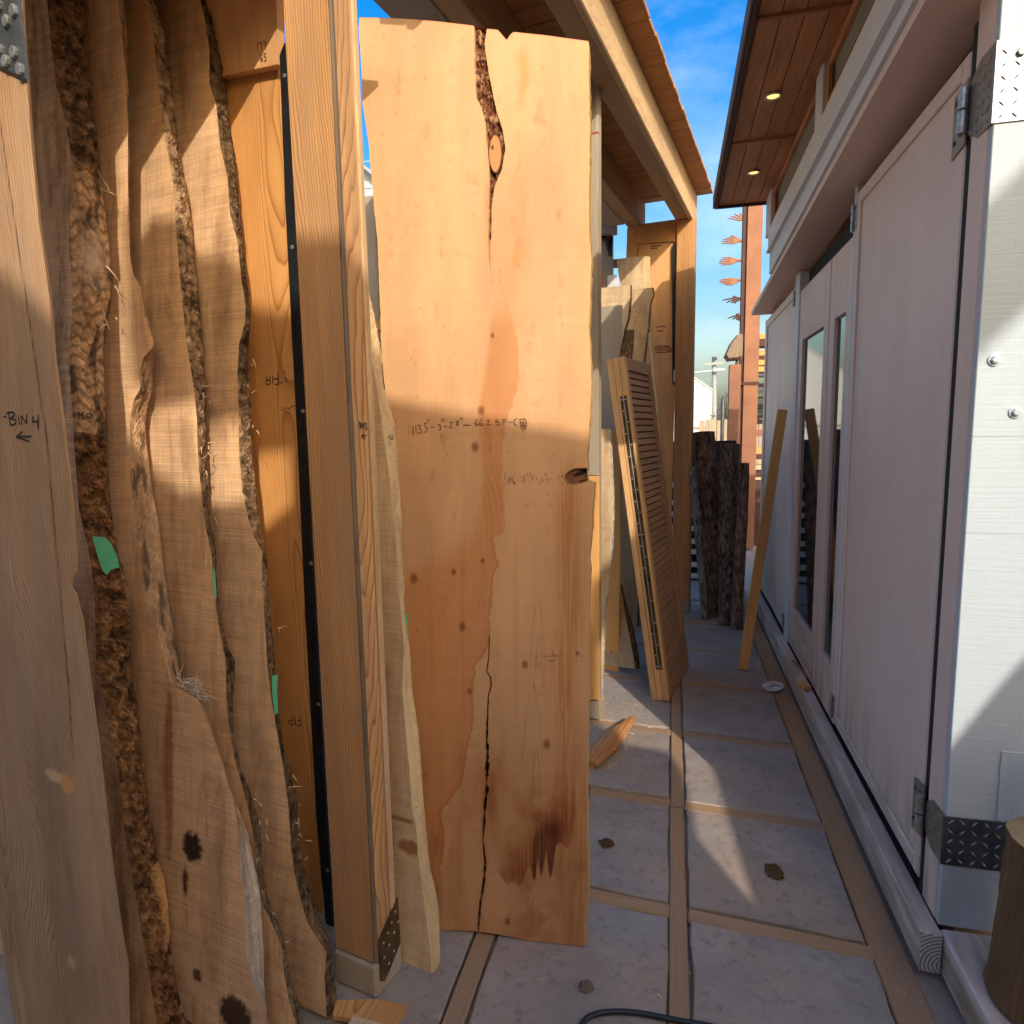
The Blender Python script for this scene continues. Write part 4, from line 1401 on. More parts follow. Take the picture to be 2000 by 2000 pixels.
def bt1(e, b, n):
    """rugged bark above, peeled honey wood with a pale scar in the middle, brown inner bark below"""
    wob = 0.05 * (fbm(e * 3, b * 4, 0, 43, 3) - .5)
    pz = sstep(ZT + .03, ZT - .02, b + wob) * sstep(ZM - .02, ZM + .02, b + wob * 1.5)
    lowz = sstep(ZM + .02, ZM - .03, b)
    base = np.array([0.75, 0.66, 0.6])
    peel = np.array([1.2, 1.05, 0.9])
    inner = np.array([0.95, 0.75, 0.55])
    c = base * (1 - pz - lowz * (1 - pz))[:, None] + peel * pz[:, None] + inner * (lowz * (1 - pz))[:, None]
    c = c * (0.35 + 1.3 * np.clip(n, 0, 1))[:, None]
    cu = np.sin(b * 190 + 16 * fbm(e * 3, b * 5, 0, 41, 3))
    c = c * (1 - 0.5 * (pz * sstep(.1, .9, cu))[:, None])
    dk = (pz * sstep(.52, .66, fbm(e * 2.2, b * 7, 0, 47, 4)))[:, None]
    c = c * (1 - .75 * dk)
    b0 = S1.ab(136, 500)[1]
    pk = (np.exp(-((b - b0) / .055) ** 2 - ((e - .42) / .3) ** 2))[:, None]
    c = c * (1 - pk) + np.array([1.25, 1.3, 1.5]) * pk
    gold = (sstep(S1.ab(268, 1700)[1], S1.ab(268, 1730)[1], b) * sstep(.55, .8, e) * sstep(S1.ab(300, 1900)[1], S1.ab(295, 1860)[1], b))[:, None]
    return c * (1 - gold) + np.array([1.5, 1.2, 0.7]) * gold


s1 = live_slab('live_edge_slab', 'darkest slab with a broad band of rugged bark and a green tape tag, beside the BIN 4 plank', S1, f1, k1, -1.3, 0.0, 2.92, 760,
               MAT['sawn'], MAT['bark_gold'], bulge=0.018, rough=0.022, ne=26, tint=ctint(23, dark=(0.45, 0.38, 0.32), amt=0.8, curl=0.12), btint=bt1, zone=(MAT['peel'], zone1), roughfn=lambda b: 1 - .6 * sstep(ZT + .03, ZT - .03, b) * sstep(ZM - .03, ZM + .03, b),
               bfreq=(60, 22), group='live edge slabs in bin three')

# "ma" pencilled on the peeled edge of the first slab
def edge_pt(S, uf, ub, v, out):
    return (S.pt(*S.ab(uf, v), 0) + S.pt(*S.ab(ub, v, S.th), S.th)) / 2 + T * out


En = nrm(T - 0.55 * R)
ep = edge_pt(S1, 143, 207, 810, 0.034)
ma = [pl('425,465 425,425 437,448 445,425 450,460'), pl('492,432 470,437 465,455 485,458 491,434 503,460')]
mk('handwriting', ribbon(ma, 0.0032, lambda x, y: on(x * .3623, 650 + y * .3623, ep, En), En), MAT['ink'], s1, label='handwritten letters ma')


def tape(pxs, p, n, lab):
    P = [on(u, v, p, n) for u, v in pxs]
    nn = n if np.dot(n, CAM - P[0]) > 0 else -n
    # slight curl
    m = len(P)
    o = mk('tape_tag', prism(P, nn * 0.0006), MAT['tape'])
    return tag(o, lab, 'tape')


tape(pl('180,1047 207,1050 218,1063 229,1087 233,1108 218,1112 208,1123 200,1115 190,1085'), edge_pt(S1, 172, 234, 1080, 0.045), En, 'large torn green tape tag on the broad bark edge at left')
tape(pl('417,1103 420,1120 423,1165 420,1175 417,1150 416,1120'), S3.pt(*S3.ab(420, 1140)) + T * .012, nrm(T - 0.6 * R), 'thin green tape sliver edge-on between two brown slabs')
tape(pl('531,1320 543,1318 541,1350 543,1390 537,1397 532,1360'), S4.pt(*S4.ab(537, 1350)) + T * .02, nrm(T - 0.9 * R), 'green tape tag hanging beside the fir board')

# splinters and shreds along the edges
def shreds(S, par, px, cnt, L, mat, spread=0.02):
    gs = []
    for u, v in px:
        a, b = S.ab(u, v, S.th * 0.4)
        for _ in range(cnt):
            p0 = S.pt(a + random.gauss(0, spread * .4), b + random.gauss(0, spread), S.th * random.uniform(0.1, 0.7))
            d = nrm(S.a * random.uniform(.2, 1.2) + S.b * random.gauss(-.2, .9) + S.n * random.gauss(0, .5))
            ln = L * random.uniform(.4, 1.2)
            p1 = p0 + d * ln * .6
            p2 = p0 + d * ln + Z * ln * random.gauss(-.1, .3)
            gs.append(tube([p0, p1, p2], [0.0022, 0.0014, 0.0004], 4, False))
    return mk('splinter', gs, mat, par)


MAT['pale_fibre'] = wood('torn_fibres', (0.60, 0.52, 0.44), (0.42, 0.33, 0.25), ring=80, fib=0.8)
shreds(S2, s2, [(352, 1330), (362, 1338), (372, 1345), (380, 1352), (355, 1345), (385, 1362)], 9, 0.04, MAT['pale_fibre'], 0.012)
shreds(S3, s3, [(398, 770), (402, 785), (402, 870), (404, 885), (407, 915), (408, 1000)], 2, 0.025, MAT['live'], 0.012)
shreds(S3, s3, [(492, 1560), (505, 1600), (505, 1625), (513, 1735), (530, 1790), (555, 1860)], 2, 0.022, MAT['live'])
shreds(S4, s4, [(487, 650), (490, 690), (492, 745), (497, 830), (572, 1520), (578, 1560), (583, 1600), (590, 1650), (593, 1680), (535, 1230)], 2, 0.024, MAT['live'])
shreds(S1, s1, [(206, 640), (215, 560), (200, 360), (150, 790)], 3, 0.05, MAT['live'])

# wide plank marked BIN 4 at the far left
SB = Slab(P4 - R * 0.37, 0.0, 0.09)
fb_ = pl('40,-60 48,100 53,156 58,232 65,319 76,435 89,525 98,598 105,697 120,806 129,886 139,976 147,1085 147,1114 129,1139 145,1157 159,1212 171,1310 189,1440 200,1533 212,1649 224,1742 238,1836 247,1882 249,2000 252,2060')
kb_ = [(u + 5, v) for u, v in fb_]
lb_ = pl('-140,-60 -120,400 -75,900 -40,1400 0,1812 28,2000 34,2060')
aB = SB.ab(150, 1650)
pb = live_slab('bin_plank', 'wide weathered fir plank marked BIN 4 at the left edge, topped by a steel plate', SB, fb_, kb_, -0.3, -0.02, 2.75, 300, MAT['plank'], MAT['live'], cat='plank',
               bulge=0.0, rough=0.004, jag=0.001, bark_name='plank_edge', lpx=lb_, nc=90,
               tint=lambda a, b, e: ctint(31, dark=(.75, .66, .58), amt=0.5, spots=[SB.ab(130, 1530) + (.03, .03, (1.5, 1.15, .62)), SB.ab(105, 1515) + (.045, .02, (1.6, 1.5, 1.4)), SB.ab(140, 1880) + (.02, .02, (1.5, 1.35, 1.2))])(a, b, e)
               * (1 - 0.75 * np.exp(-(((a - np.interp(b, [0, .6, 1.0, 1.6, 2.4], [SB.ab(130, 1430)[0], SB.ab(115, 1300)[0], SB.ab(105, 1070)[0], SB.ab(75, 700)[0], SB.ab(0, 290)[0]])) / 0.0022) ** 2)) * sstep(.8, .9, b))[:, None])
sB = .3623
bn = [pl('20,452 36,452'), pl('45,430 60,500'), pl('40,432 75,428 82,445 58,462 90,470 88,490 60,500'), pl('100,445 108,495'), pl('120,495 118,445 146,490 146,438'), pl('182,448 178,480 212,478'), pl('208,443 208,520'), pl('90,562 172,558'), pl('122,533 90,562 162,586')]
mk('handwriting', ribbon(bn, 0.0042, lambda x, y: on(x * sB, 650 + y * sB, SB.P0, SB.n), SB.n), MAT['ink'], pb, label='handwritten BIN 4 with a left arrow')
pxp = pl('-80,-80 28,-80 40,0 58,157 0,130 -80,95')
spl = mk('steel_plate', prism([on(u, v, SB.P0 + SB.n * 0.002, SB.n) for u, v in pxp], SB.n * 0.006), MAT['steel'], pb)
mkeach('bolt', [disc(on(u, v, SB.P0 + SB.n * 0.008, SB.n), SB.n, 0.0115, 0.008, 8) for u, v in ((30, 22), (16, 42), (30, 103), (14, 120), (42, 136), (2, 98), (0, 12))], MAT['galv'], spl)

# --- slab marked CE just right of the near post
CEP = gnd(850, 1911) + R * 0.012
SC_ = Slab(CEP, 4.0, 0.055)
fce = pl('700,500 712,560 719,640 722,686 735,751 742,802 751,867 762,940 768,1012 775,1085 780,1175 789,1258 786,1347 792,1425 799,1502 805,1580 813,1619 817,1677 825,1735 832,1793 840,1851 844,1910')
kce = pl('712,535 722,580 735,640 745,690 748,751 759,788 770,824 775,875 779,940 784,1012 784,1067 788,1139 789,1193 799,1266 805,1347 817,1425 823,1502 827,1560 834,1638 840,1696 852,1743 858,1793 859,1851 858,1890 856,1911')
lce = pl('690,500 696,700 705,830 725,1300 748,1700 768,1890 769,1911')
ce = live_slab('live_edge_slab', 'narrow pale slab marked CE with a wavy waney edge beside the near post', SC_, fce, kce, -0.2, 0.0, SC_.ab(714, 540)[1], 300, MAT['sawn_pale'], MAT['live'], lpx=lce,
               bulge=0.008, rough=0.008, tint=ctint(44, dark=(.72, .6, .48), amt=.6, spots=[SC_.ab(800, 1655) + (.05, .025, (.55, .36, .25)), SC_.ab(785, 1600) + (.06, .008, (.5, .36, .26))]))
Ec = (SC_.pt(*SC_.ab(766, 855), 0) + SC_.pt(*SC_.ab(772, 855, SC_.th), SC_.th)) / 2
cen = nrm(T * .6 - R)
cst = [pl('1400,965 1350,1000 1345,1060 1390,1120 1500,1130'), pl('1450,985 1495,980'), pl('1460,1050 1495,1045'), pl('1450,985 1462,1120')]
mk('handwriting', ribbon(cst, 0.0026, lambda x, y: on(690 + x * sc, 800 + y * sc, Ec - R * .012 + T * .02, cen), cen), MAT['ink'], ce, label='handwritten letters CE')
tape(pl('784,1200 796,1200 797,1235 800,1276 790,1274 786,1235'), Ec - R * .02 + T * .025, cen, 'green tape strip on the waney edge of the narrow CE slab')
# ------------------------------------------------------------------ the big slab in the middle
BR, BL = gnd(1141, 1849), gnd(860, 1819)
_d = nrm(BR - BL)
SG = Slab(BR, 7.8, 0.076, face=np.cross(Z, _d))
rpx = pl('1150,80 1150,150 1152,254 1151,350 1150,453 1155,507 1152,580 1150,640 1152,668 1155,751 1152,813 1150,849 1146,885 1147,911 1146,925 1147,936 1161,941 1159,976 1155,1048 1150,1085 1153,1121 1150,1157 1148,1266 1150,1338 1147,1444 1146,1522 1147,1638 1149,1716 1147,1785 1143,1801 1141,1849')
lpx = pl('701,47 702,34 700,58 706,127 708,203 719,272 724,326 730,391 737,471 741,562 745,688 752,760 764,900 778,1100 792,1300 812,1500 835,1700 850,1819')
fR, fL = SG.curve(rpx), SG.curve(lpx)
tpx = pl('702,34 730,34 800,37 860,42 926,50 930,53 950,54 952,56 972,58 978,64 984,72 990,78 996,68 1003,62 1020,64 1060,68 1105,74 1148,80')
tq = np.array(sorted([SG.ab(u, v) for u, v in tpx]))
NR, NC = 930, 262
bt_top = lambda a: np.interp(a, tq[:, 0], tq[:, 1])
a_b0, b_b0 = SG.ab(860, 1819)
slabT = thing('cedar_slab', 'tall wide fresh orange slab with a pencilled size, standing in the middle of the alley', 'slab', SG.pt(-0.35, 0, 0.04))
t_ = np.linspace(0, 1, NR)[:, None]
s_g = np.linspace(0, 1, NC)[None, :]
bottom = -0.0 + 0.012 * np.sin(s_g * 5)
bnom = bottom + (2.9 - bottom) * t_ + 0 * s_g
for _ in range(3):
    aL, aR = fL(bnom), fR(bnom)
    a = aL + (aR - aL) * s_g
    bnom = bottom + (bt_top(a) - bottom) * t_
    bnom = np.maximum(bnom, 0.0005)
jl = (fbm(bnom * 40, 1.5, 0, 3, 4) - .5) * .006
a = aL + (aR - aL) * s_g + jl * (np.exp(-s_g / .01) + np.exp(-(1 - s_g) / .01))
b = bnom
Pf = SG.pt(a, b, 0)
uv = pix(Pf)
U, Vv = uv[..., 0], uv[..., 1]


def path(px, v):
    q = np.array(px)
    return np.interp(v, q[:, 1], q[:, 0])


C = np.ones((NR, NC, 3))
depth = np.zeros((NR, NC))


def blend(mask, col):
    global C
    m = np.clip(mask, 0, 1)[..., None]
    C = C * (1 - m) + np.array(col) * m


def mul(mask, col):
    global C
    m = np.clip(mask, 0, 1)[..., None]
    C = C * (1 - m + np.array(col) * m)


nA = fbm(a * 6, b * 1.5, 0, 61, 4)
nB = fbm(a * 30, b * 6, 0, 62, 4)
nF = fbm(a * 160, b * 3.0, 0, 63, 3)
nS = fbm(a * 3, b * 150, 0, 64, 3)
C *= (0.93 + 0.14 * nA)[..., None]
C *= (0.97 + 0.06 * nF)[..., None]
C *= (0.985 + 0.03 * nS)[..., None]
C *= np.stack([1 + 0 * nB, 0.96 + 0.08 * nB, 0.9 + 0.2 * nB], -1)
# greyish saw banding and the upper half's sunlit paleness put into the tint
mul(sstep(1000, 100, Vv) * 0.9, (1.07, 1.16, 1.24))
mul(sstep(0.56, 0.68, nB) * sstep(0.5, 0.62, fbm(a * 9, b * 22, 0, 65, 3)) * 0.5, (0.80, 0.74, 0.68))
# heartwood: crisp ragged boundary sweeping down and left
hb_px = pl('985,560 1005,640 1012,690 1013,750 1000,790 988,830 983,870 979,930 985,985 987,1020 984,1042 962,1050 968,1085 975,1100 966,1122 958,1200 955,1262 928,1300 924,1350 926,1400 912,1470 902,1530 884,1556 862,1580 868,1640 860,1700 852,1750 849,1819')
lb_px = pl('972,560 958,640 948,720 935,800 938,860 946,930 940,985 930,1030 905,1060 760,1150 740,1819')
hx = path(hb_px, Vv) + (fbm(Vv * .07, U * .01, 0, 66, 4) - .5) * 14
lx = path(lb_px, Vv)
soft = 14 + 90 * sstep(960, 1150, Vv)
heart = sstep(hx + 2, hx - 1.5, U) * sstep(lx - soft * .6, lx + soft * .6, U) * sstep(560, 660, Vv)
heart *= 0.72 + 0.5 * (nF - .5) + 0.35 * (nA - 0.5)
mul(heart, (0.88, 0.63, 0.41))
rim = np.exp(-((U - hx + 2) / 2.2) ** 2) * sstep(1030, 1060, Vv)
mul(rim * .45, (0.66, 0.45, 0.32))
# curly grain inside the streak
cg = np.sin((U - path(pl('940,860 975,960 985,1020'), Vv)) * .55 + 3 * nB) * np.exp(-((Vv - 970) / 70) ** 2) * np.exp(-((U - 960) / 22) ** 2)
mul(np.clip(cg, 0, 1) * .5, (.72, .55, .42))
# faint upper orange streak
mul(np.exp(-((U - path(pl('1010,40 1025,140 1018,230 1010,480 1000,560'), Vv)) / 13) ** 2) * sstep(60, 120, Vv) * sstep(640, 560, Vv) * (.25 + .5 * sstep(.45, .6, fbm(U * .02, Vv * .008, 0, 67, 3))), (.95, .72, .5))
# general warm browning of the lower right and right edge
mul(sstep(1380, 1560, Vv) * (.35 + .5 * sstep(.4, .62, fbm(a * 9, b * 2.4, 0, 68, 4))), (.82, .68, .52))
mul(np.exp(-((U - path(pl('1125,860 1110,1000 1120,1200 1100,1300 1110,1500 1120,1700'), Vv)) / 26) ** 2) * sstep(850, 1000, Vv) * (.25 + .9 * sstep(.42, .6, nF * .6 + nA * .4)), (.78, .60, .42))
for uu in (842, 905, 1008):
    mul(np.exp(-((U - uu - 9 * (nA - .5)) / 5) ** 2) * sstep(950, 1100, Vv) * sstep(1500, 1350, Vv) * .3 * (nF + .3), (.75, .58, .44))
# cathedral grain, lower right
for (cu, cv, hh, wd) in ((1050, 1170, 170, 16), (1052, 1240, 120, 9), (1040, 1340, 160, 20), (1045, 1750, 70, 10), (1048, 1460, 120, 10)):
    y_ = (Vv - cv) / hh
    xr = wd * np.sqrt(np.clip(y_, 0, 1)) + .0
    lnm = np.exp(-((np.abs(U - cu - 5 * (nA - .5)) - xr) / 1.3) ** 2) * sstep(0, .04, y_) * sstep(1.1, .8, y_)
    mul(lnm * .38, (.62, .47, .36))
# wet stain and drips
sx = fbm(U * .012, Vv * .014, 0, 70, 4)
drip = 25 * fbm(U * .11, 2.0, 0, 71, 3)
cen_v = path([(1728, 940), (1722, 985), (1715, 1030), (1680, 1050), (1645, 1075), (1615, 1110), (1580, 1150)][0:0] or [(0, 0), (1, 1)], Vv) if False else np.interp(U, [940, 985, 1025, 1050, 1080, 1115, 1150], [1725, 1712, 1690, 1655, 1630, 1600, 1575])
low = cen_v + np.interp(U, [940, 975, 1020, 1048, 1075, 1100, 1150], [-30, 6, 30, 52, 50, 20, 0]) + drip - 10
low = np.interp(U, [940, 962, 985, 991, 1000, 1008, 1015, 1022, 1028, 1035, 1038, 1042, 1046, 1050, 1054, 1058, 1062, 1067, 1071, 1075, 1079, 1086, 1095, 1102, 1108, 1114, 1122, 1150], [1650, 1690, 1722, 1727, 1721, 1728, 1731, 1722, 1700, 1688, 1700, 1721, 1716, 1676, 1700, 1714, 1690, 1664, 1700, 1717, 1702, 1652, 1645, 1652, 1658, 1640, 1600, 1560]) + 6 * (fbm(U * .3, 3.0, 0, 72, 3) - .5)
upr = cen_v - np.interp(U, [940, 975, 1020, 1050, 1090, 1150], [0, 28, 40, 60, 40, 10]) - 20 * (sx - .5)
stn = sstep(low + 3, low - 2, Vv) * sstep(upr - 45, upr + 25, Vv) * sstep(962, 982, U) * sstep(1140, 1100, U)
mul(np.clip(stn * (.8 + 1.6 * (nF - .5) + .8 * (sx - .5)), 0, 1), (.62, .42, .30))
core = sstep(low + 2, low - 6, Vv) * sstep(upr + 5, upr + 40, Vv) * sstep(1032, 1044, U) * sstep(1104, 1085, U)
mul(np.clip(core * (.9 + 1.2 * (nF - .5)), 0, 1), (.42, .32, .28))
mul(sstep(1470, 1600, Vv) * np.exp(-((U - 1040) / 70) ** 2) * sstep(.45, .58, sx) * .7, (.8, .62, .45))
mul(np.exp(-((U - 955) / 30) ** 2 - ((Vv - 1560) / 70) ** 2) * (.35 + .6 * sstep(.4, .6, nB)), (.7, .52, .4))
mul(np.exp(-((U - 855) / 14) ** 2) * sstep(1560, 1640, Vv) * .6 * sstep(.4, .6, nB), (.62, .42, .3))


def knot(u, v, r, dark=.5, ring=True, st=1.35):
    global depth
    dd = np.sqrt(((U - u) / r) ** 2 + ((Vv - v) / (r * st)) ** 2) + .22 * (nB - .5)
    mul(sstep(1.0, .55, dd) * .85, (dark + .12, dark, dark * .92))
    if ring:
        rg = np.exp(-((dd - .95) / .13) ** 2) + .8 * np.exp(-((dd - .5) / .12) ** 2)
        mul(np.clip(rg, 0, 1) * .75, (.34, .24, .2))
    mul(np.exp(-((U - u) / (r * .8)) ** 2) * np.exp(-(np.abs(Vv - v) / (r * 4))) * .3, (.75, .62, .5))
    mul(sstep(.35, .1, dd) * .9, (.3, .22, .18))


for kk in ((940, 802, 6.5), (928, 873, 7), (808, 1130, 7.5), (886, 1117, 4.5), (943, 1095, 4.2), (903, 1224, 6.5), (1025, 1298, 6), (1068, 1454, 7), (917, 1350, 4.5), (991, 1800, 5), (1022, 832, 6.5), (962, 655, 3.8), (1128, 1276, 4)):
    knot(*kk)
# growth whorl
dd = np.sqrt(((U - 995) / 1.0) ** 2 + ((Vv - 635) / 1.35) ** 2)
mul(np.exp(-((np.sin(dd * .42 + 2 * nB)) / .25) ** 2) * np.exp(-(dd / 20) ** 2) * .28, (.75, .52, .36))
# worm holes and flecks
rg_ = np.random.RandomState(4)
for _ in range(150):
    z_ = rg_.rand()
    if z_ < .45:
        u, v = rg_.uniform(985, 1120), 935 + (rg_.rand() - .5) * 22
        rr = rg_.uniform(.7, 1.6)
    else:
        u, v = rg_.uniform(745, 1135), rg_.uniform(100, 1750)
        rr = rg_.uniform(.6, 1.3)
    mul(np.exp(-((U - u) / rr) ** 2 - ((Vv - v) / (rr * rg_.uniform(1, 3))) ** 2) * .75, (.4, .28, .22))
for _ in range(26):
    u, v = rg_.uniform(760, 1130), rg_.uniform(130, 1250)
    mul(np.exp(-((U - u) / rg_.uniform(4, 26)) ** 2 - ((Vv - v) / rg_.uniform(4, 16)) ** 2) * sstep(.5, .62, nB) * .55, (.72, .6, .54))
# faint horizontal saw stops
for v0, sl in ((1282, .0), (1420, .012), (1516, .01), (845, .0), (500, .02), (640, 0), (1600, 0)):
    mul(np.exp(-((Vv - v0 - sl * (U - 950)) / 1.0) ** 2) * .25 * sstep(.35, .55, nB), (.72, .6, .5))
# left rim sapwood
mul(np.exp(-np.abs(s_g * (aR - aL)) / .018) * .55, (1.12, 1.12, .92))
mul(np.exp(-np.abs((1 - s_g) * (aR - aL)) / .022) * .5 * sstep(1250, 900, Vv), (1.1, 1.12, .88))
# scribble, low right
for (u, v, ru, rv) in ((1068, 1282, 8, 1.2), (1082, 1281, 6, 1.5), (1079, 1276, 1.5, 4), (1087, 1281, 2, 2), (1047, 1286, .9, 5), (1082, 1290, 4, 1.3), (1074, 1291, 5, 2)):
    mul(np.exp(-((U - u) / ru) ** 2 - ((Vv - v) / rv) ** 2) * .8, (.32, .2, .17))
# bark pocket at the top
pl_, pr_ = path(pl('927,48 928,140 931,190 941,212 948,240 953,290 957,345 956,400 955,470'), Vv), path(pl('951,48 945,85 953,140 961,180 968,215 981,255 986,290 979,330 966,360 959,400 958,470'), Vv)
inp = sstep(-1, 1.2, U - pl_) * sstep(-1, 1.2, pr_ - U) * sstep(478, 455, Vv)
bn_ = fbm(U * .12, Vv * .05, 0, 80, 5)
blend(inp * (0.55 + .45 * sstep(.42, .55, bn_)), (.34, .19, .11))
blend(inp * sstep(.50, .56, fbm(U * .2, Vv * .09, 1, 81, 4)) * .8, (.07, .04, .03))
ov = np.sqrt(((U - 967) / 13) ** 2 + ((Vv - 300) / 40) ** 2)
blend(sstep(1.0, .9, ov) * inp, (.95, .83, .66))
blend(np.exp(-((ov - 1.0) / .1) ** 2) * inp, (.07, .045, .035))
blend(sstep(.35, .15, np.sqrt(((U - 962) / 10) ** 2 + ((Vv - 288) / 18) ** 2)) * inp, (.12, .07, .05))
depth += inp * (0.006 + .012 * sstep(.4, .6, bn_)) * (1 - sstep(1.0, .9, ov))
cr_ = np.exp(-((U - path(pl('955,440 956,500 960,560'), Vv)) / 1.0) ** 2) * sstep(430, 470, Vv) * sstep(560, 480, Vv)
blend(cr_ * .7, (.2, .12, .08))
mul(np.exp(-((U - path(pl('955,350 956,560'), Vv)) / 6) ** 2) * sstep(340, 380, Vv) * sstep(560, 450, Vv) * .5, (.75, .58, .42))
# long check in the lower half
ck = path(pl('956,1238 954,1290 950,1310 958,1325 959,1340 953,1362 952,1400 950,1440 952,1470 950,1520 951,1540 947,1570 943,1640 947,1685 945,1720 937,1770 934,1819'), Vv) + 3.0 * (fbm(Vv * .12, 0, 0, 82, 3) - .5)
cw = np.interp(Vv, [1235, 1260, 1310, 1400, 1470, 1515, 1530, 1545, 1590, 1640, 1700, 1740, 1819], [.0, .25, .2, .5, 1.7, 2.4, .4, 2.2, 1.1, .5, 1.3, 1.0, 1.4]) * (.35 + 1.3 * sstep(.38, .55, fbm(Vv * .06, 4.2, 0, 85, 3)))
ckm = sstep(cw + 1.0, cw - .2, np.abs(U - ck)) * sstep(1236, 1250, Vv)
dkc = sstep(1790, 1690, Vv)[..., None]
m_ = ckm[..., None]
C = C * (1 - m_) + m_ * (np.array([.035, .02, .015]) * dkc + np.array([.35, .24, .15]) * (1 - dkc))
depth += ckm * .018
mul(np.exp(-(np.abs(U - ck) / 7)) * sstep(1450, 1530, Vv) * .55, (.66, .47, .36))
# broken knot hole on the right edge
kn = np.sqrt(((U - 1128 - .6 * (Vv - 930)) / 26) ** 2 + ((Vv - 930 + .35 * (U - 1128)) / 15) ** 2) + .3 * (nB - .5)
mul(sstep(1.25, .95, kn), (.36, .30, .32))
blend(sstep(.55, .4, np.sqrt(((U - 1136) / 34) ** 2 + ((Vv - 922 + .42 * (U - 1136)) / 11) ** 2) + .25 * (nB - .5)), (.02, .014, .012))
depth += sstep(1.1, .8, kn) * .012
# red waxed top end
mul(sstep(.0035, .0015, bt_top(a) - b), (.95, .5, .45))

Vf = SG.pt(a, b, depth)
rows_n = NR
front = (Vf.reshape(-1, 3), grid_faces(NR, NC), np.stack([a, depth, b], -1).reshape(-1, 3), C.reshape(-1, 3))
ones3 = lambda V, c=(1, 1, 1): np.ones((len(V), 3)) * np.array(c)
# edges, back, ends
parts = [front]


def edge_strip(col, flip):
    aa, bb = a[:, col], b[:, col]
    e = np.linspace(0, 1, 6)
    A_ = aa[:, None] + (0.004 * np.sin(math.pi * e)[None, :] * (1 if col else -1)) + ((fbm(bb * 30, 7 + col, 0, 90, 4) - .5)[:, None] * .01 * np.sin(math.pi * e)[None, :])
    B_ = np.repeat(bb[:, None], 6, 1)
    D_ = SG.th * e[None, :] + 0 * B_
    V = SG.pt(A_, B_, D_).reshape(-1, 3)
    return V, grid_faces(len(aa), 6, flip), np.stack([A_, D_, B_], -1).reshape(-1, 3), ones3(V, (1.05, 1.08, .9))


parts.append(edge_strip(-1, False))
parts.append(edge_strip(0, True))
top = np.stack([SG.pt(a[-1], b[-1], 0), SG.pt(a[-1], b[-1], SG.th)])
parts.append((top.transpose(1, 0, 2).reshape(-1, 3), grid_faces(NC, 2, True), None, ones3(np.zeros((2 * NC, 3)), (.9, .35, .3))))
bot = np.stack([SG.pt(a[0], b[0], 0), SG.pt(a[0], b[0], SG.th)])
parts.append((bot.transpose(1, 0, 2).reshape(-1, 3), grid_faces(NC, 2, False), None, ones3(np.zeros((2 * NC, 3)))))
bk_ = np.stack([SG.pt(a[:, 0], b[:, 0], SG.th), SG.pt(a[:, -1], b[:, -1], SG.th)])
parts.append((bk_.transpose(1, 0, 2).reshape(-1, 3), grid_faces(NR, 2, True), None, ones3(np.zeros((2 * NR, 3)))))
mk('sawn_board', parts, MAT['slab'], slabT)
q = .1449
txt = [pl('185,360 190,495'), pl('222,350 230,470'), pl('240,358 280,345 290,365 262,395 290,405 300,435 280,458 255,455'), pl('312,445 322,457'), pl('340,320 382,326'), pl('342,320 350,375 375,380 383,405 360,440 335,445'),
       pl('376,270 385,296'), pl('402,265 405,296'), pl('425,378 477,372'), pl('518,345 550,337 560,355 538,370 566,385 560,405 540,413 520,408'), pl('577,260 570,302'), pl('606,255 597,305'), pl('595,368 648,368'),
       pl('672,322 700,300 716,315 700,350 668,385 727,383'), pl('795,290 765,300 762,315 790,325 801,345 785,358 768,345 790,325 803,300 795,288'), pl('822,245 832,277'), pl('846,240 850,277'), pl('862,345 962,350'),
       pl('1055,265 1030,290 1018,330 1030,358 1055,355 1060,335 1040,325 1022,335'), pl('1112,262 1085,300 1078,335 1095,360 1125,355 1132,335 1110,325 1085,335'), pl('1152,345 1163,352'), pl('1180,295 1205,270 1220,285 1200,315 1178,345 1245,340'),
       pl('1300,275 1305,348'), pl('1298,277 1335,280 1330,300 1305,310 1350,310 1365,330 1340,352 1303,347'), pl('1395,270 1400,348'), pl('1393,272 1450,275'), pl('1397,305 1437,300'), pl('1465,310 1530,305'),
       pl('1592,260 1555,275 1542,310 1555,345 1592,355'), pl('1625,268 1630,358'), pl('1625,268 1690,270'), pl('1628,310 1680,312'), pl('1630,355 1692,350'), pl('1690,255 1715,310 1710,360 1690,400')]
mk('handwriting', ribbon(txt, 0.0026, lambda x, y: on(780 + x * q, 780 + y * q, SG.P0, SG.n), SG.n), MAT['ink_brown'], slabT, label='pencilled size 113.5 by 3 by 28 inches, 66.2 BF CE')
# ------------------------------------------------------------------ boards standing in bin 2
def board2(label, dist, lean, fpx, kpx, lpx, vt, mat, bmat, seed, th=0.035, b0=0.0, face=None, P0=None, cat='slab', bottom=None, tint=None, group=None, **kw):
    P = PF - R * dist if P0 is None else np.asarray(P0, float)
    S = Slab(P, lean, th, face)
    b1 = S.ab(*vt)[1]
    return S, live_slab('live_edge_slab', label, S, pl(fpx), pl(kpx), -0.6, b0, b1, 90, mat, bmat, cat=cat, rough=0.006, bulge=0.004, ne=7, nc=12, lpx=pl(lpx), tint=tint or ctint(seed, dark=(.7, .6, .5), amt=.6), group=group, **kw)


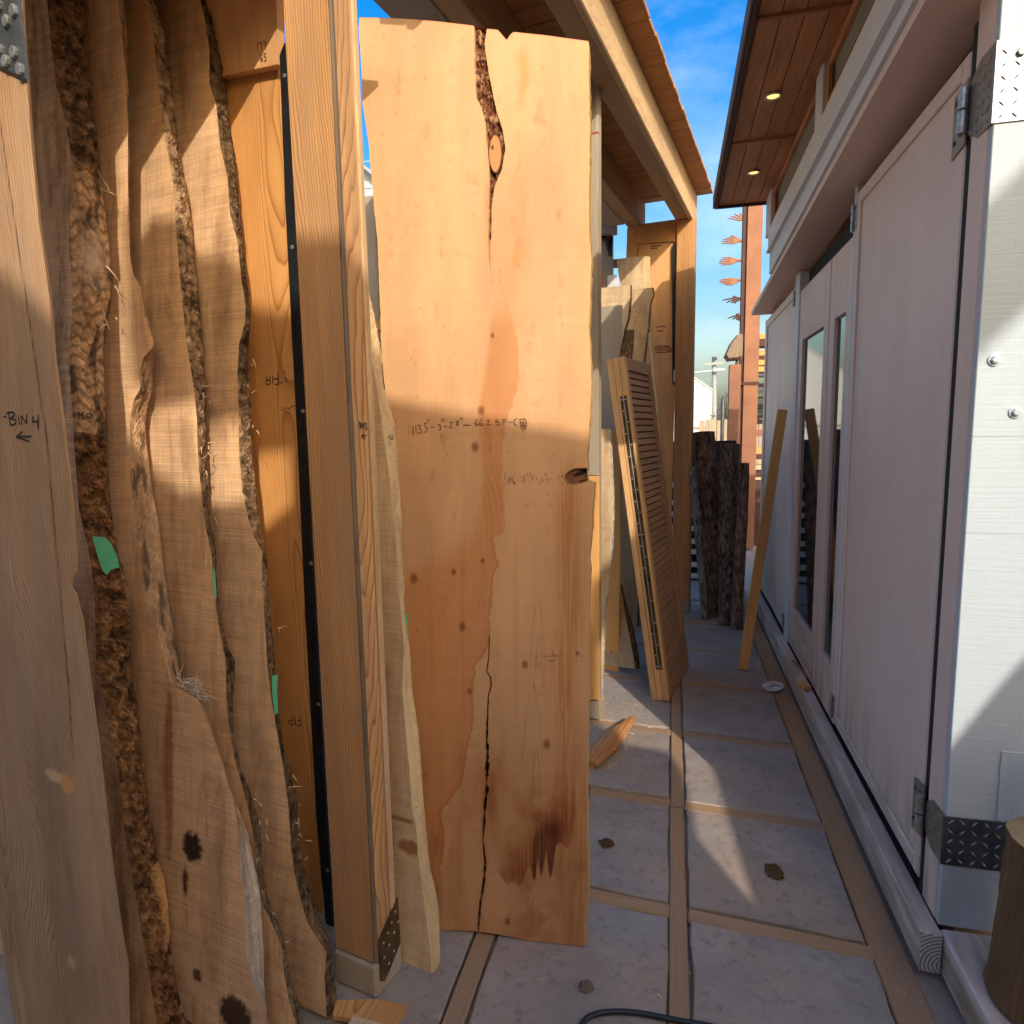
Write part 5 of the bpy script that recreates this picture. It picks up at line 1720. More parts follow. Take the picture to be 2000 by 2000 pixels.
G2 = 'boards standing in bin two'
board2('tan slab with bark on both edges at the back of the far bin, tallest there', 0.30, 1.0, '1257,501 1257,540 1259,580 1262,640 1264,800', '1270,503 1270,540 1272,562 1275,640 1278,800', '1205,506 1207,530 1212,555 1214,640 1214,800', (1230, 503), MAT['sawn_pale'], MAT['live'], 51, 0.06, group=G2)
board2('greyish slab with a chipped top corner leaning in the far bin', 0.55, 2.0, '1274,561 1276,577 1271,586 1269,600 1267,617 1266,640 1262,665 1259,690 1256,720 1250,900', '1277,563 1279,577 1274,588 1272,600 1271,617 1270,640 1266,665 1263,690 1260,720 1254,900', '1228,565 1222,640 1215,720 1210,900', (1250, 564), MAT['sawn_pale'], MAT['bark'], 52, group=G2)
board2('pale board with one ragged dark edge, beside the big slab, upper of two', 0.80, 2.0, '1231,557 1231,580 1229,600 1226,625 1219,645 1214,700 1205,900', '1234,559 1234,580 1233,600 1230,625 1223,645 1219,700 1208,900', '1150,562 1150,700 1150,900', (1205, 559), MAT['sawn_pale'], MAT['bark'], 53, group=G2)
board2('shorter grey board beside the big slab, lower of two', 1.15, 3.0, '1214,596 1213,648 1208,692 1205,740 1200,900', '1215.5,597 1215,648 1210,692 1207,740 1202,900', '1145,600 1145,700 1145,900', (1190, 598), MAT['grey'], MAT['live'], 54, 0.025, group=G2)
wp, _ = board2('chalky white plank with a lumpy right edge beside the big slab', 2.0, 1.5, '1188,836 1191,842 1193,904 1196,958 1196,1012 1194,1067 1188,1121 1183,1175 1179,1230 1177,1300 1175,1380', '1191,836 1195,842 1197,904 1200,958 1200,1012 1198,1067 1191,1121 1187,1175 1182,1230 1179,1300 1177,1380', '1140,840 1140,1000 1140,1380', (1182, 838), MAT['sawn_pale'], MAT['edge_white'], 55, 0.04, P0=PM + R * 0.30)
board2('orange sunlit board behind the chalky plank', 1.1, 0.5, '1211,840 1212,1000 1212,1060 1211,1130 1209,1200', '1213,840 1214,1000 1214,1060 1213,1130 1211,1200', '1160,840 1160,1200', (1195, 842), MAT['stud'], MAT['stud'], 56, 0.03, P0=PM + R * 0.75, cat='board')
WS0 = on(1250, 1308, (0, 0, 0.04), Z)
ws, wst = board2('pale slab with black scribbles and a bark edge, its foot lifted off the paving', 0, 9.0, '1165,1090 1185,1127 1204,1134 1213,1152 1217,1171 1221,1200 1227,1232 1236,1276 1242,1312', '1168,1088 1189,1122 1209,1130 1218,1150 1223,1175 1231,1202 1239,1232 1247,1276 1251,1308', '1150,1090 1160,1150 1184,1322', (1185, 1100), MAT['sawn_pale'], MAT['bark'], 57, 0.05, P0=WS0, b0=0.0,
                 tint=lambda a, b, e: ctint(57, dark=(.6, .52, .45), amt=.7)(a, b, e) * np.array([.9, .9, .88]))
scr = [pl('40,90 90,110 60,140 120,150 80,180'), pl('95,230 130,250 110,290 150,300'), pl('50,150 75,210 90,200'), pl('20,1290 60,1220 75,1240 30,1310'), pl('15,1400 45,1370 50,1420 20,1440'), pl('100,160 140,210 120,240 160,280')]
mk('handwriting', ribbon(scr, 0.005, lambda x, y: on(1190 + x * .1087, 1120 + y * .1087, ws.P0, ws.n), ws.n), MAT['ink'], wst, label='black scribbles')
# bark chunk, lath, white offcuts
chunk = [on(u, v, PF - R * 1.0, R) for u, v in pl('1210,690 1216,660 1222,643 1229,645 1236,643 1234,680 1231,705 1237,735 1220,780 1206,760')]
tag(mk('bark_slab', prism(chunk, R * 0.04, wz=Z), MAT['bark']), 'dark crumbling bark offcut wedged between boards in the far bin', 'bark piece')
tag(mk('lath', bar(on(1271, 650, (0, 4.75, 0), YA), on(1318, 1130, (0, 4.6, 0), YA), 0.035, 0.02, bev=.003), MAT['shutter_edge']), 'thin tan lath leaning behind the louvred shutter', 'lath')
for i, (u0, u1, v0, dd, lab, mt) in enumerate(((1187, 1204, 538, 0.42, 'short square white board end standing beside the big slab top right', 'white_clean'), (1205.5, 1208, 541, 0.40, 'thinner white strip right of the square white board end', 'white_clean'), (1166, 1180, 532, 0.5, 'salmon pink board end beside the big slab', 'rust'))):
    a_ = on(u0, v0, PF - R * dd, R)
    b_ = on(u1, v0, PF - R * dd, R)
    w_ = np.linalg.norm(b_ - a_)
    c_ = (a_ + b_) / 2
    tag(mk('offcut_board', bx((c_[0], c_[1], c_[2] / 2), T, R, Z, (w_, 0.02, c_[2]), 0.002), MAT[mt]), lab, 'board')

# ------------------------------------------------------------------ louvred folding shutter leaning on the rack
sA, sB_ = np.array([0.003, 3.792, 0.0]), np.array([0.129, 4.382, 0.0])
sp_ = nrm(sB_ - sA)
sh = nrm(np.array([-0.287, 0.0, 1.998]))
sh = nrm(sh - sp_ * np.dot(sh, sp_))
sn = np.cross(sp_, sh)            # faces the alley (+x)
if sn[0] < 0:
    sn = -sn
SL, SH, ST = np.linalg.norm(sB_ - sA), 2.02, 0.034
shut = thing('louvred_shutter', 'stack of three folded brown louvred shutters with a long piano hinge leaning on the rack', 'shutter', (-0.02, 4.05, 0))


def sbx(p0, p1, h0, h1, n0, n1, bev=0.003):
    c = sA + sp_ * (p0 + p1) / 2 + sh * (h0 + h1) / 2 + sn * (n0 + n1) / 2
    return bx(c, sp_, sn, sh, (p1 - p0, n1 - n0, h1 - h0), bev)


lift = 0.012
for k in range(3):
    n1 = -k * (ST + 0.002)
    n0 = n1 - ST
    mt = 'shutter' if k == 0 else 'shutter_edge'
    mk('stile', sbx(0, 0.052, lift, SH, n0, n1), MAT[mt if k else 'shutter_edge'], shut)
    mk('stile', sbx(SL - 0.05, SL, lift, SH, n0, n1), MAT['shutter'], shut)
    mk('rail', sbx(0.0525, SL - 0.0505, lift, 0.24, n0 + .003, n1 - .003), MAT['shutter'], shut)
    mk('rail', sbx(0.0525, SL - 0.0505, SH - 0.075, SH, n0 + .003, n1 - .003), MAT['shutter'], shut)
    if k == 0:
        ns = 43
        pit = (SH - 0.075 - 0.24) / ns
        an = math.radians(7)
        Yv = nrm(sh * math.cos(an) - sn * math.sin(an))
        Nv = nrm(sn * math.cos(an) + sh * math.sin(an))
        for j in range(ns):
            c = sA + sp_ * SL / 2 + sh * (0.24 + pit * (j + 0.5)) + sn * (n1 - ST / 2)
            wob = random.uniform(-.0015, .0015)
            mk('slat', bx(c + sn * wob, sp_, Nv, Yv, (SL - 0.103, 0.007, pit * 0.86), 0.002, along=0), MAT['shutter'], shut)
        mk('backing', sbx(0.0527, SL - 0.0507, 0.2405, SH - 0.0755, n0 + 0.001, n0 + 0.004, 0.0005), MAT['black'], shut)
    else:
        mk('louvre_panel', sbx(0.0527, SL - 0.0507, 0.2405, SH - 0.0755, n0 + 0.012, n1 - 0.012, 0.001), MAT['shutter'], shut)
# piano hinge on the near edges of the two outer leaves
hc = -(ST + 0.001)
h0_, h1_ = 0.20, 1.80
hg = mk('piano_hinge', [sbx(-0.003, -0.0005, h0_, h1_, hc - 0.019, hc - 0.0015, 0.0005), sbx(-0.003, -0.0005, h0_, h1_, hc + 0.0015, hc + 0.019, 0.0005)], MAT['brass'], shut)
mk('hinge_pin', tube([sA + sp_ * -0.004 + sh * h0_ + sn * hc, sA + sp_ * -0.004 + sh * h1_ + sn * hc], 0.0028, 8), MAT['galv'], hg)
for j in range(25):
    hh = h0_ + 0.02 + (h1_ - h0_ - 0.04) * j / 24
    for sd_ in ((-1, 1) if j in (0, 12, 24) else ((-1,) if j % 2 else (1,))):
        if 3 < j < 9 and random.random() < .6:
            continue
        mk('screw', disc(sA - sp_ * 0.003 + sh * hh + sn * (hc + sd_ * 0.0105), -sp_, 0.0042, 0.0015, 8), MAT['screw'], hg)

# ------------------------------------------------------------------ bark logs propped at the end of the alley
def log(name, label, p0, p1, r0, r1, mat, seed, bend=0.02, group=None, endmat=None, ns=26, nl=60, lump=0.16, cat='log', roots=None):
    p0, p1 = np.asarray(p0, float), np.asarray(p1, float)
    ax = nrm(p1 - p0)
    L = np.linalg.norm(p1 - p0)
    s = nrm(np.cross(ax, YA))
    q = np.cross(ax, s)
    V, W = [], []
    for i in range(nl):
        t = i / (nl - 1)
        c = p0 + (p1 - p0) * t + s * bend * math.sin(t * 3.3 + seed) + q * bend * .6 * math.sin(t * 2.2 + 2 * seed)
        r = r0 + (r1 - r0) * t
        an = np.arange(ns) * 2 * math.pi / ns
        k = 1 + lump * 2 * (fbm(np.cos(an) * 1.6 + seed, np.sin(an) * 1.6, t * L * 4, seed, 4) - .5) + 0.10 * (fbm(np.cos(an) * 7, np.sin(an) * 7 + seed, t * L * 9, seed + 3, 3) - .5)
        for a_, kk in zip(an, k):
            V.append(c + r * kk * (math.cos(a_) * s + math.sin(a_) * q))
            W.append((r0 * math.cos(a_), r0 * math.sin(a_), t * L))
    F = grid_faces(1, 1)
    for i in range(nl - 1):
        for k in range(ns):
            a_, b_ = i * ns + k, i * ns + (k + 1) % ns
            F.append((a_, b_, b_ + ns, a_ + ns))
    F.append(tuple(range(ns))[::-1])
    o = thing(name, label, cat, p0, group)
    body = mk('bark', (np.array(V), F, np.array(W)), mat, o)
    top = np.array(V[-ns:])
    c = top.mean(0)
    mk('cut_end', (np.concatenate([top + ax * 0.001, [c + ax * 0.004]]), [(k, (k + 1) % ns, ns) for k in range(ns)], None), endmat or MAT['endwood'], o)
    return o


MAT['endwood'] = wood('cut_log_end', (0.42, 0.29, 0.16), (0.30, 0.19, 0.095), ring=30, contrast=0.4, weather=(0.2, 0.14, 0.09), weather_amt=.6)
GL = 'bark logs propped at the alley end'


def lp(u0, v0, u1, v1, y1, ub, vb):
    """log axis from floor sight point to top point at depth y1; radii from seen widths"""
    return gnd(ub, vb), on((u0 + u1) / 2, v0, (0, y1, 0), YA)


p0, p1 = gnd(1390, 1204), on(1372, 846, (0, 5.9, 0), YA)
log('bark_log', 'tallest thick dark log with a knobbly right side, beside the rack post', p0, p1, 0.058, 0.095, MAT['bark_dark'], 3, 0.03, GL, lump=.24)
p0, p1 = gnd(1416, 1218), on(1430, 868, (0, 5.75, 0), YA)
log('bark_log', 'middle dark log with a blunt grey-brown top', p0, p1, 0.075, 0.078, MAT['bark_brown'], 5, 0.02, GL)
p0, p1 = gnd(1442, 1228), on(1450, 905, (0, 5.55, 0), YA)
log('bark_log', 'shortest reddish log of the group, nearest the cabin', p0, p1, 0.045, 0.042, MAT['bark_red'], 8, 0.012, GL)
p0, p1 = gnd(1374, 1210), on(1356, 912, (0, 5.75, 0), YA)
log('pale_log', 'thin pale grey trunk peppered with holes, left of the dark logs', p0, p1, 0.030, 0.030, MAT['bark_grey'], 11, 0.012, None, lump=.1)
p0, p1 = gnd(1398, 1200, 0) + np.array([0, .1, 0]), on(1398, 905, (0, 6.05, 0), YA)
log('bark_log', 'slim dark log half hidden between the two thick logs', p0, p1, 0.04, 0.036, MAT['bark_dark'], 14, 0.02, GL)

# stud leaning on the cabin
pA, pB = gnd(1451, 1309, 0.0), on(1528, 802, (0.715, 0, 0), XA)
ax = nrm(pB - pA)
sx_ = nrm(np.cross(YA, ax))
stud = mk('timber_stud', bx((pA + pB) / 2 + Z * 0.004, nrm(np.cross(sx_, ax)), sx_, ax, (0.038, 0.062, np.linalg.norm(pB - pA)), 0.003, along=2), MAT['stud'])
tag(stud, 'orange softwood stud leaning against the white cabin wall', 'timber stud')

# ------------------------------------------------------------------ small things on the paving
def lid():
    c = gnd(1510, 1341, 0.012)
    N = nrm(np.array([-.12, -.1, 1]))
    V, F, _ = disc(c, N, 0.062, 0.006, 36)
    o = mk('lid', (V, F, None), MAT['white_clean'])
    tag(o, 'round white dirty lid with a dark split lying by the skid beam', 'lid')
    s = nrm(np.cross(N, YA))
    q_ = np.cross(N, s)
    g = [prism([c + N * .0062 + s * -.06 + q_ * .004, c + N * .0062 + s * -.02 + q_ * -.004, c + N * .0062 + s * .045 + q_ * .008, c + N * .0062 + s * -.02 + q_ * .006], N * .0008)]
    for _k in range(9):
        a_, r_ = random.uniform(0, 6.28), random.uniform(.01, .05)
        g.append(disc(c + N * .006 + s * r_ * math.cos(a_) + q_ * r_ * math.sin(a_), N, random.uniform(.002, .005), .0008, 7))
    mk('dirt_mark', g, MAT['rust_dark'], o)


lid()
# split branch
w0, w1 = gnd(1150, 1492, 0.02), gnd(1236, 1402, 0.05)
ax = nrm(w1 - w0)
s = nrm(np.cross(ax, Z))
u_ = np.cross(s, ax)
V, W, NSg = [], [], 12
for i in range(30):
    t = i / 29
    r = 0.03 * (1 - .35 * t) * (0.55 + 1.2 * math.sin(math.pi * min(1, .15 + t * .8)))
    for k in range(NSg):
        a_ = 2 * math.pi * k / NSg
        rr = r * (1 + .5 * (float(fbm(math.cos(a_) * 2, math.sin(a_) * 2, t * 6, 33)) - .5))
        V.append(w0 + (w1 - w0) * t + s * rr * math.cos(a_) * 1.25 + u_ * rr * .7 * math.sin(a_))
        W.append((rr * math.cos(a_), rr * math.sin(a_), t * .5))
F = []
for i in range(29):
    for k in range(NSg):
        a_, b_ = i * NSg + k, i * NSg + (k + 1) % NSg
        F.append((a_, b_, b_ + NSg, a_ + NSg))
F += [tuple(range(NSg))[::-1], tuple(29 * NSg + k for k in range(NSg))]
MAT['splitwood'] = wood('split_branch', (0.55, 0.26, 0.10), (0.26, 0.11, 0.045), ring=60, contrast=1.0, fib=1.0, bump=.8)
tag(mk('split_branch', (np.array(V), F, np.array(W)), MAT['splitwood']), 'split reddish branch lying in the sun at the foot of the big slab', 'branch')
# blue roll peeping out
c = gnd(1146, 1548, 0.03)
ring = []
for k in range(25):
    a_ = 2 * math.pi * k / 24
    ring.append(c + np.array([0.0, 0.032 * math.cos(a_), 0.032 * math.sin(a_) + .004]) )
tag(mk('tape_roll', tube(ring, 0.010, 8, False), MAT['blue']), 'round blue roll peeping out behind the right edge of the big slab', 'tape roll')
# black hose
hp = [gnd(u, v, 0.009) for u, v in pl('1120,2045 1130,2012 1142,1990 1165,1979 1200,1975 1240,1977 1290,1986 1340,1996 1390,2004 1450,2020')]
D = []
for i in range(len(hp) - 1):
    for k in range(4):
        D.append(hp[i] + (hp[i + 1] - hp[i]) * k / 4)
D = np.array(D + [hp[-1]])
for _ in range(3):
    D[1:-1] = .25 * D[:-2] + .5 * D[1:-1] + .25 * D[2:]
tag(mk('hose', tube(D, 0.0075, 10), MAT['rubber'], smooth=True), 'black rubber hose curving over the paving at the bottom', 'hose')
# board scraps
pts = [gnd(u, v, 0.0) for u, v in pl('655,1962 735,1960 795,1972 772,2012 700,2000 650,1992')]
tag(mk('scrap_board', prism(pts, Z * 0.014), MAT['fir']), 'reddish board scrap lying in front of the near post base', 'board')
pts = [gnd(u, v, 0.0) for u, v in pl('672,2030 690,1996 745,2012 760,2040 720,2060')]
tag(mk('scrap_board', prism(pts, Z * 0.02), MAT['sawn_pale']), 'pale board scrap at the bottom edge below the reddish scrap', 'board')
tag(mk('wood_block', bx(on(1570, 1339, (0, 0, .15), Z), nrm((1, .4, 0)), nrm((-.4, 1, 0)), Z, (0.05, 0.07, 0.028), 0.003), MAT['stud']), 'small orange wood block resting on the cabin skid beam', 'wood block')
tag(mk('wood_strip', bar(on(1548, 1290, (0, 0, .125), Z), on(1578, 1322, (0, 0, .125), Z), 0.03, 0.012), MAT['splitwood']), 'brown strip of wood lying in the glazed door threshold', 'wood strip')
SHV = ((1198, 1493, 'curled pale wood shaving on the paving nearest the foot of the big slab'), (1190, 1499, 'short pale shaving touching the lower end of the split branch'), (1270, 1420, 'pale shaving lying nearest the long floor strip in the sun'), (1233, 1432, 'pale shaving beside the upper tip of the split branch'), (1222, 1462, 'pale shaving halfway along the split branch'))
for k, (u, v, lab) in enumerate(SHV):
    c = gnd(u, v, 0.004)
    an = random.uniform(0, 3)
    X = np.array([math.cos(an), math.sin(an), 0.1])
    o = mk('wood_shaving', bx(c, X, np.cross(Z, X), Z, (0.03 if k else .045, 0.008, 0.003), 0.001), MAT['pale_fibre'])
    tag(o, lab, 'shaving', 'pale shavings by the split branch')

# log seat at the right edge, standing on the cabin's front beam
st_ = log('log_stool', 'peeled brown log stump with a sawn branch stub by the cabin front corner', (0.965, 1.78, 0.125), (0.975, 1.795, 0.555), 0.15, 0.135, MAT['stump'] if 'stump' in MAT else wood('peeled_log', (0.27, 0.15, 0.065), (0.15, 0.075, 0.03), ring=60, contrast=.8, fib=.9, bump=.6, weather=(.1, .06, .03), weather_amt=.6), 21, 0.004, lump=.05, cat='stump')
sp0 = np.array([0.975, 1.665, 0.24])
d_ = nrm(np.array([-.25, -1.0, 0.35]))
V, F, W = tube([sp0 - d_ * .03, sp0 + d_ * .02, sp0 + d_ * .05], [.062, .052, .048], 18)
mk('branch_stub', (V, F[:-1], W), MAT['splitwood'], st_)
mk('cut_end', disc(sp0 + d_ * .0502, d_, .047, .001, 18), MAT['endwood'], st_)
log('bark_log', 'second brown log standing on top of the stump at the right edge', (1.06, 1.84, 0.56), (1.065, 1.85, 0.78), 0.07, 0.065, MAT['splitwood'], 24, 0.003, lump=.06)
# ------------------------------------------------------------------ beyond the alley
DY = 9.0
def fy(u, v, y=DY):
    return on(u, v, (0, y, 0), YA)


scu = thing('hand_column', 'tall rusted steel column with six metal hands reaching out to the left', 'sculpture', (0.95, DY + .1, 0))
mk('column', [abx(0.868, 1.045, DY, DY + 0.18, 0, 2.12, .004), abx(0.868, 1.045, DY, DY + 0.18, 2.135, 4.6, .004)], MAT['rust'], scu)
mk('side_plate', abx(0.815, 0.8665, DY + .03, DY + 0.14, 0, 4.6, .003), MAT['rust_dark'], scu)
mk('joint_band', abx(0.81, 1.055, DY - .008, DY + 0.19, 2.105, 2.145, .003), MAT['rust_dark'], scu)
hs = .1553
HANDS = [((540, 310), (470, 305), (425, 285), [(260, 295), (300, 270), (350, 245), (420, 230), (495, 215)]),
         ((512, 580), (410, 582), (345, 572), [(180, 615), (184, 591), (198, 566), (245, 545), (300, 525)]),
         ((505, 820), (380, 832), (300, 835), [(180, 890), (150, 872), (148, 850), (165, 825), (196, 798)]),
         ((490, 1055), (392, 1082), (315, 1095), [(160, 1078), (160, 1098), (166, 1115), (205, 1127), (242, 1138)]),
         ((484, 1290), (410, 1315), (345, 1322), [(195, 1332), (250, 1360), (310, 1366), (365, 1368), (330, 1296)]),
         ((482, 1515), (420, 1535), (385, 1540), [(265, 1558), (325, 1571), (372, 1574), (428, 1574), (370, 1522)])]
for (arm, wrist, palm, tips) in HANDS:
    f = lambda q, dy=0.06: fy(1380 + q[0] * hs, 380 + q[1] * hs, DY + dy)
    A_, Wp, Pp = f(arm), f(wrist), f(palm)
    geo = [tube([A_, Wp], [.018, .017], 8)]
    # palm: tapered plate widening to the knuckles
    dirv = nrm(Pp - Wp)
    side = nrm(np.cross(dirv, YA))
    kn = []
    tp = [f(t) for t in tips]
    order = sorted(range(5), key=lambda i: np.dot(tp[i] - Pp, side))
    hw = 0.040
    for r_, i in enumerate(order):
        kn.append((i, Pp + side * hw * (r_ / 2.0 - 1) + dirv * 0.012 * (1 - abs(r_ - 2) / 2)))
    palm_poly = [Wp - side * .024, Wp + side * .024] + [k for _, k in reversed(kn)]
    geo.append(prism([p - YA * .012 for p in palm_poly], YA * .024))
    for i, k0 in kn:
        d = tp[i] - k0
        geo.append(tube([k0 - dirv * .015, k0 + d * .45 + YA * -.012, k0 + d * .8 + YA * -.006, tp[i]], [.0105, .0095, .008, .004], 7))
    mk('hand', geo, MAT['rust_dark' if tips[0][1] > 1200 else 'rust'], scu)
# shorter pillar with a burl of driftwood on top
py = 8.6
a_, b_ = fy(1425, 712, py), fy(1446, 712, py)
pil = tag(mk('short_pillar', abx(a_[0], b_[0] + .01, py, py + .16, 0, a_[2], .004), MAT['rust']), 'short square rusted pillar left of the hand column', 'pillar')
bp = [fy(1340 + x * hs, 640 + y * hs, py) for x, y in pl('480,360 500,315 545,215 580,160 640,88 715,76 712,250 705,370 690,385 640,402 520,415')]
V1 = np.array(bp)
c1 = V1.mean(0)
m_ = len(V1)
lay = [(-.05, .8), (.0, 1.0), (.12, 1.02), (.2, .75)]
V = np.concatenate([c1 + (V1 - c1) * s_ + YA * d_ for d_, s_ in lay])
F = [tuple(range(m_))] + [((i * m_ + k), (i * m_ + (k + 1) % m_), ((i + 1) * m_ + (k + 1) % m_), ((i + 1) * m_ + k))[::-1] for i in range(3) for k in range(m_)] + [tuple(3 * m_ + k for k in range(m_))[::-1]]
MAT['burl'] = wood('driftwood_burl', (0.36, 0.25, 0.16), (0.2, 0.12, 0.07), ring=40, contrast=1.2, fib=1.0, bump=.9, weather=(.25, .2, .16), weather_amt=.6, warp=.12)
bu = tag(mk('driftwood_burl', (V, F, V), MAT['burl']), 'grey-brown chunk of driftwood mounted on the short rusted pillar', 'driftwood')
mk('peg', bar(fy(1438, 712, py + .06), fy(1441, 695, py + .06), .03, .03), MAT['rust_dark'], bu)

# timber rack right of the column: boards with sky between
tr = thing('timber_shelf', 'open shelf of stacked timber boards behind the far end of the cabin', 'shelf', (1.3, 9.4, 0))
ty = 9.4
for (v0, v1, u0, u1, mt) in ((652, 662, 1484, 1492, 'stud'), (663, 676, 1483, 1497, 'rust_dark'), (684, 694, 1482, 1496, 'stud'), (695, 702, 1482, 1495, 'rust_dark'), (703, 713, 1481, 1494, 'stud'), (716, 726, 1480, 1494, 'stud'), (729, 735, 1479, 1493, 'steel'),
                             (749, 755, 1478, 1492, 'black'), (756, 765, 1478, 1491, 'steel'), (775, 777, 1476, 1490, 'black'), (789, 798, 1475, 1489, 'black'), (808, 811, 1475, 1489, 'steel'), (819, 828, 1475, 1489, 'black'), (839, 852, 1466, 1490, 'rust'), (874, 887, 1450, 1492, 'stud'), (888, 897, 1450, 1492, 'rust_dark'), (909, 917, 1458, 1492, 'sawn_pale'), (920, 931, 1460, 1492, 'rust_dark'), (932, 938, 1460, 1492, 'sawn_pale'), (940, 1190, 1462, 1492, 'rust_dark')):
    p, q_ = fy(u0, v0, ty), fy(u1, v1, ty)
    mk('board', abx(p[0], q_[0] + .9, ty, ty + 0.25, q_[2], p[2], .003), MAT[mt], tr)
mk('upright', abx(1.9, 2.0, ty + .26, ty + .36, 0, 3.0, .004), MAT['rust_dark'], tr)
# hook latch on the far corner of the cabin
hk = [on(u, v, (0.70, 0, 0), XA) for u, v in ((1483, 676), (1492, 662), (1497, 652), (1499, 668))]

# pallet stack behind the logs
pt = thing('pallet', 'upright pallet of pale slats behind the thin grey trunk', 'pallet', (0.2, 6.9, 0))
for i, v in enumerate((948, 983, 1005, 1033, 1058, 1078, 1103, 1125, 1142, 1170, 1188)):
    p = fy(1336, v, 6.9)
    mk('slat', abx(p[0] - .3, p[0] + .36, 6.9, 6.98, p[2] - .022, p[2] + .022, .003), MAT['white_clean' if i < 9 else 'sawn_pale'], pt)
mk('back_board', abx(-.25, .62, 7.0, 7.03, 0, 1.45), MAT['black'], pt)

# white gabled building, lamp post with crossarm, steel pipe, shrub, pale house at left
BYY = 26.0
e = on(1391.5, 763, (0, BYY, 0), YA)
r0 = on(1352, 737, (0, BYY, 0), YA)
sl = (r0[2] - e[2]) / (e[0] - r0[0])
rx = e[0] - 3.2
hb = thing('white_building', 'plain white gabled building far beyond the alley', 'building', (rx, BYY + 4, 0))
mk('wall', prism([(rx - 3.2, BYY, 0), (e[0], BYY, 0), (e[0], BYY, e[2]), (rx, BYY, e[2] + sl * 3.2), (rx - 3.2, BYY, e[2])], (0, 9, 0)), MAT['siding'], hb)
for s_ in (1, -1):
    mk('roof', prism([(rx, BYY - .02, e[2] + sl * 3.2 + .02), (rx + s_ * 3.22, BYY - .02, e[2] + .0), (rx + s_ * 3.22, BYY - .02, e[2] + .06), (rx, BYY - .02, e[2] + sl * 3.2 + .08)], (0, 9.1, 0)), MAT['siding'], hb)
ln = on(1352, 835, (0, BYY, 0), YA)
mk('ledge', abx(rx - 3.2, e[0], BYY - .05, BYY - .005, ln[2] - .03, ln[2] + .03), MAT['grey'], hb)
by2 = 17.0
q0, q1 = on(700, 322, (0, by2, 0), YA), on(732, 347, (0, by2, 0), YA)
h2 = thing('pale_house', 'pale lap-sided house end glimpsed between the near post and the big slab', 'house', (q0[0] + .4, by2 + 2, 0))
sl2 = (q1[2] - q0[2]) / (q1[0] - q0[0])
xa_, xb_ = q0[0] - .5, q1[0] + 1.0
mk('wall', prism([(xa_, by2, 0), (xb_, by2, 0), (xb_, by2, q1[2] + sl2 * 1.0), (xa_, by2, q0[2] - sl2 * .5)], (0, 4, 0)), MAT['siding'], h2)
mkeach('lap_board', [bar((xa_, by2 - .012, q0[2] - .35 - .22 * k - sl2 * .5), (xb_, by2 - .012, q0[2] - .35 - .22 * k - sl2 * .5 - .0), .02, .02) for k in range(14)], MAT['siding'], h2)
mk('roof_edge', bar((xa_ - .1, by2 - .1, q0[2] - sl2 * .6 + .06), (xb_ + .1, by2 - .1, q1[2] + sl2 * 1.1 + .06), .3, .08), MAT['pole'], h2)
uy = 38.0
pb_, pt_ = on(1395, 880, (0, uy, 0), YA), on(1394.5, 700, (0, uy, 0), YA)
up = thing('utility_pole', 'grey utility pole with a crossarm and a street lamp arm', 'utility pole', (pb_[0], uy, 0))
mk('pole', tube([(pb_[0], uy, -.02), (pt_[0], uy, pt_[2])], [.17, .11], 10), MAT['pole'], up)
mk('crossarm', bar(on(1376, 712, (0, uy - .2, 0), YA), on(1413, 709, (0, uy - .2, 0), YA), .1, .14), MAT['pole'], up)
mkeach('insulator', [tube([on(u, 703, (0, uy - .2, 0), YA), on(u, 697, (0, uy - .2, 0), YA)], .05, 8) for u in (1392.5, 1396, 1399)], MAT['steel'], up)
mk('lamp_arm', tube([on(1348, 729, (0, uy - .3, 0), YA), on(1392, 724, (0, uy - .3, 0), YA)], .05, 8), MAT['siding'], up)
lm0, lm1 = on(1391, 724, (0, uy - .3, 0), YA), on(1416, 722, (0, uy - .3, 0), YA)
mk('lamp_head', bar(lm0, lm1, .2, .17, bev=.05), MAT['siding'], up)
a_, b_ = on(1412, 777, (0, 12, 0), YA), on(1409, 900, (0, 12, 0), YA)
tag(mk('pipe_post', tube([(b_[0], 12, 0), (a_[0], 12, a_[2] - .02), (a_[0], 12, a_[2])], [.032, .032, .02], 12), MAT['steel'], smooth=True), 'dark steel pipe post standing in front of the white building', 'post')
# leggy shrub behind the pipe
sh_c = on(1416, 850, (0, 21, 0), YA)
sb_ = thing('shrub', 'sparse dry shrub between the utility pole and the short pillar', 'shrub', (sh_c[0], 21, 0))
rs = np.random.RandomState(5)
tw, lf = [], []
for k in range(70):
    p0 = np.array([sh_c[0] + rs.uniform(-.25, .3), 21 + rs.uniform(-.3, .3), 0])
    p1 = p0 + np.array([rs.normal(0, .12), rs.normal(0, .12), rs.uniform(1.6, 2.55)])
    tw.append(tube([p0, (p0 + p1) / 2 + rs.normal(0, .04, 3), p1], [.012, .008, .004], 4, False))
    for j in range(16):
        t = rs.uniform(.35, 1)
        c = p0 + (p1 - p0) * t + rs.normal(0, .06, 3)
        n_ = nrm(rs.normal(0, 1, 3))
        s_ = nrm(np.cross(n_, Z))
        q_ = np.cross(n_, s_)
        r_ = rs.uniform(.02, .045)
        lf.append((np.array([c - s_ * r_, c + q_ * r_ * .5, c + s_ * r_, c - q_ * r_ * .5]), [(0, 1, 2, 3)], None))
mk('twig', tw, MAT['bark'], sb_)
mk('leaf', lf, MAT['leaf'], sb_)['kind'] = 'stuff'
fe = thing('paling_fence', 'low pale fence behind the pipe post', 'fence', (1.3, 16, 0))
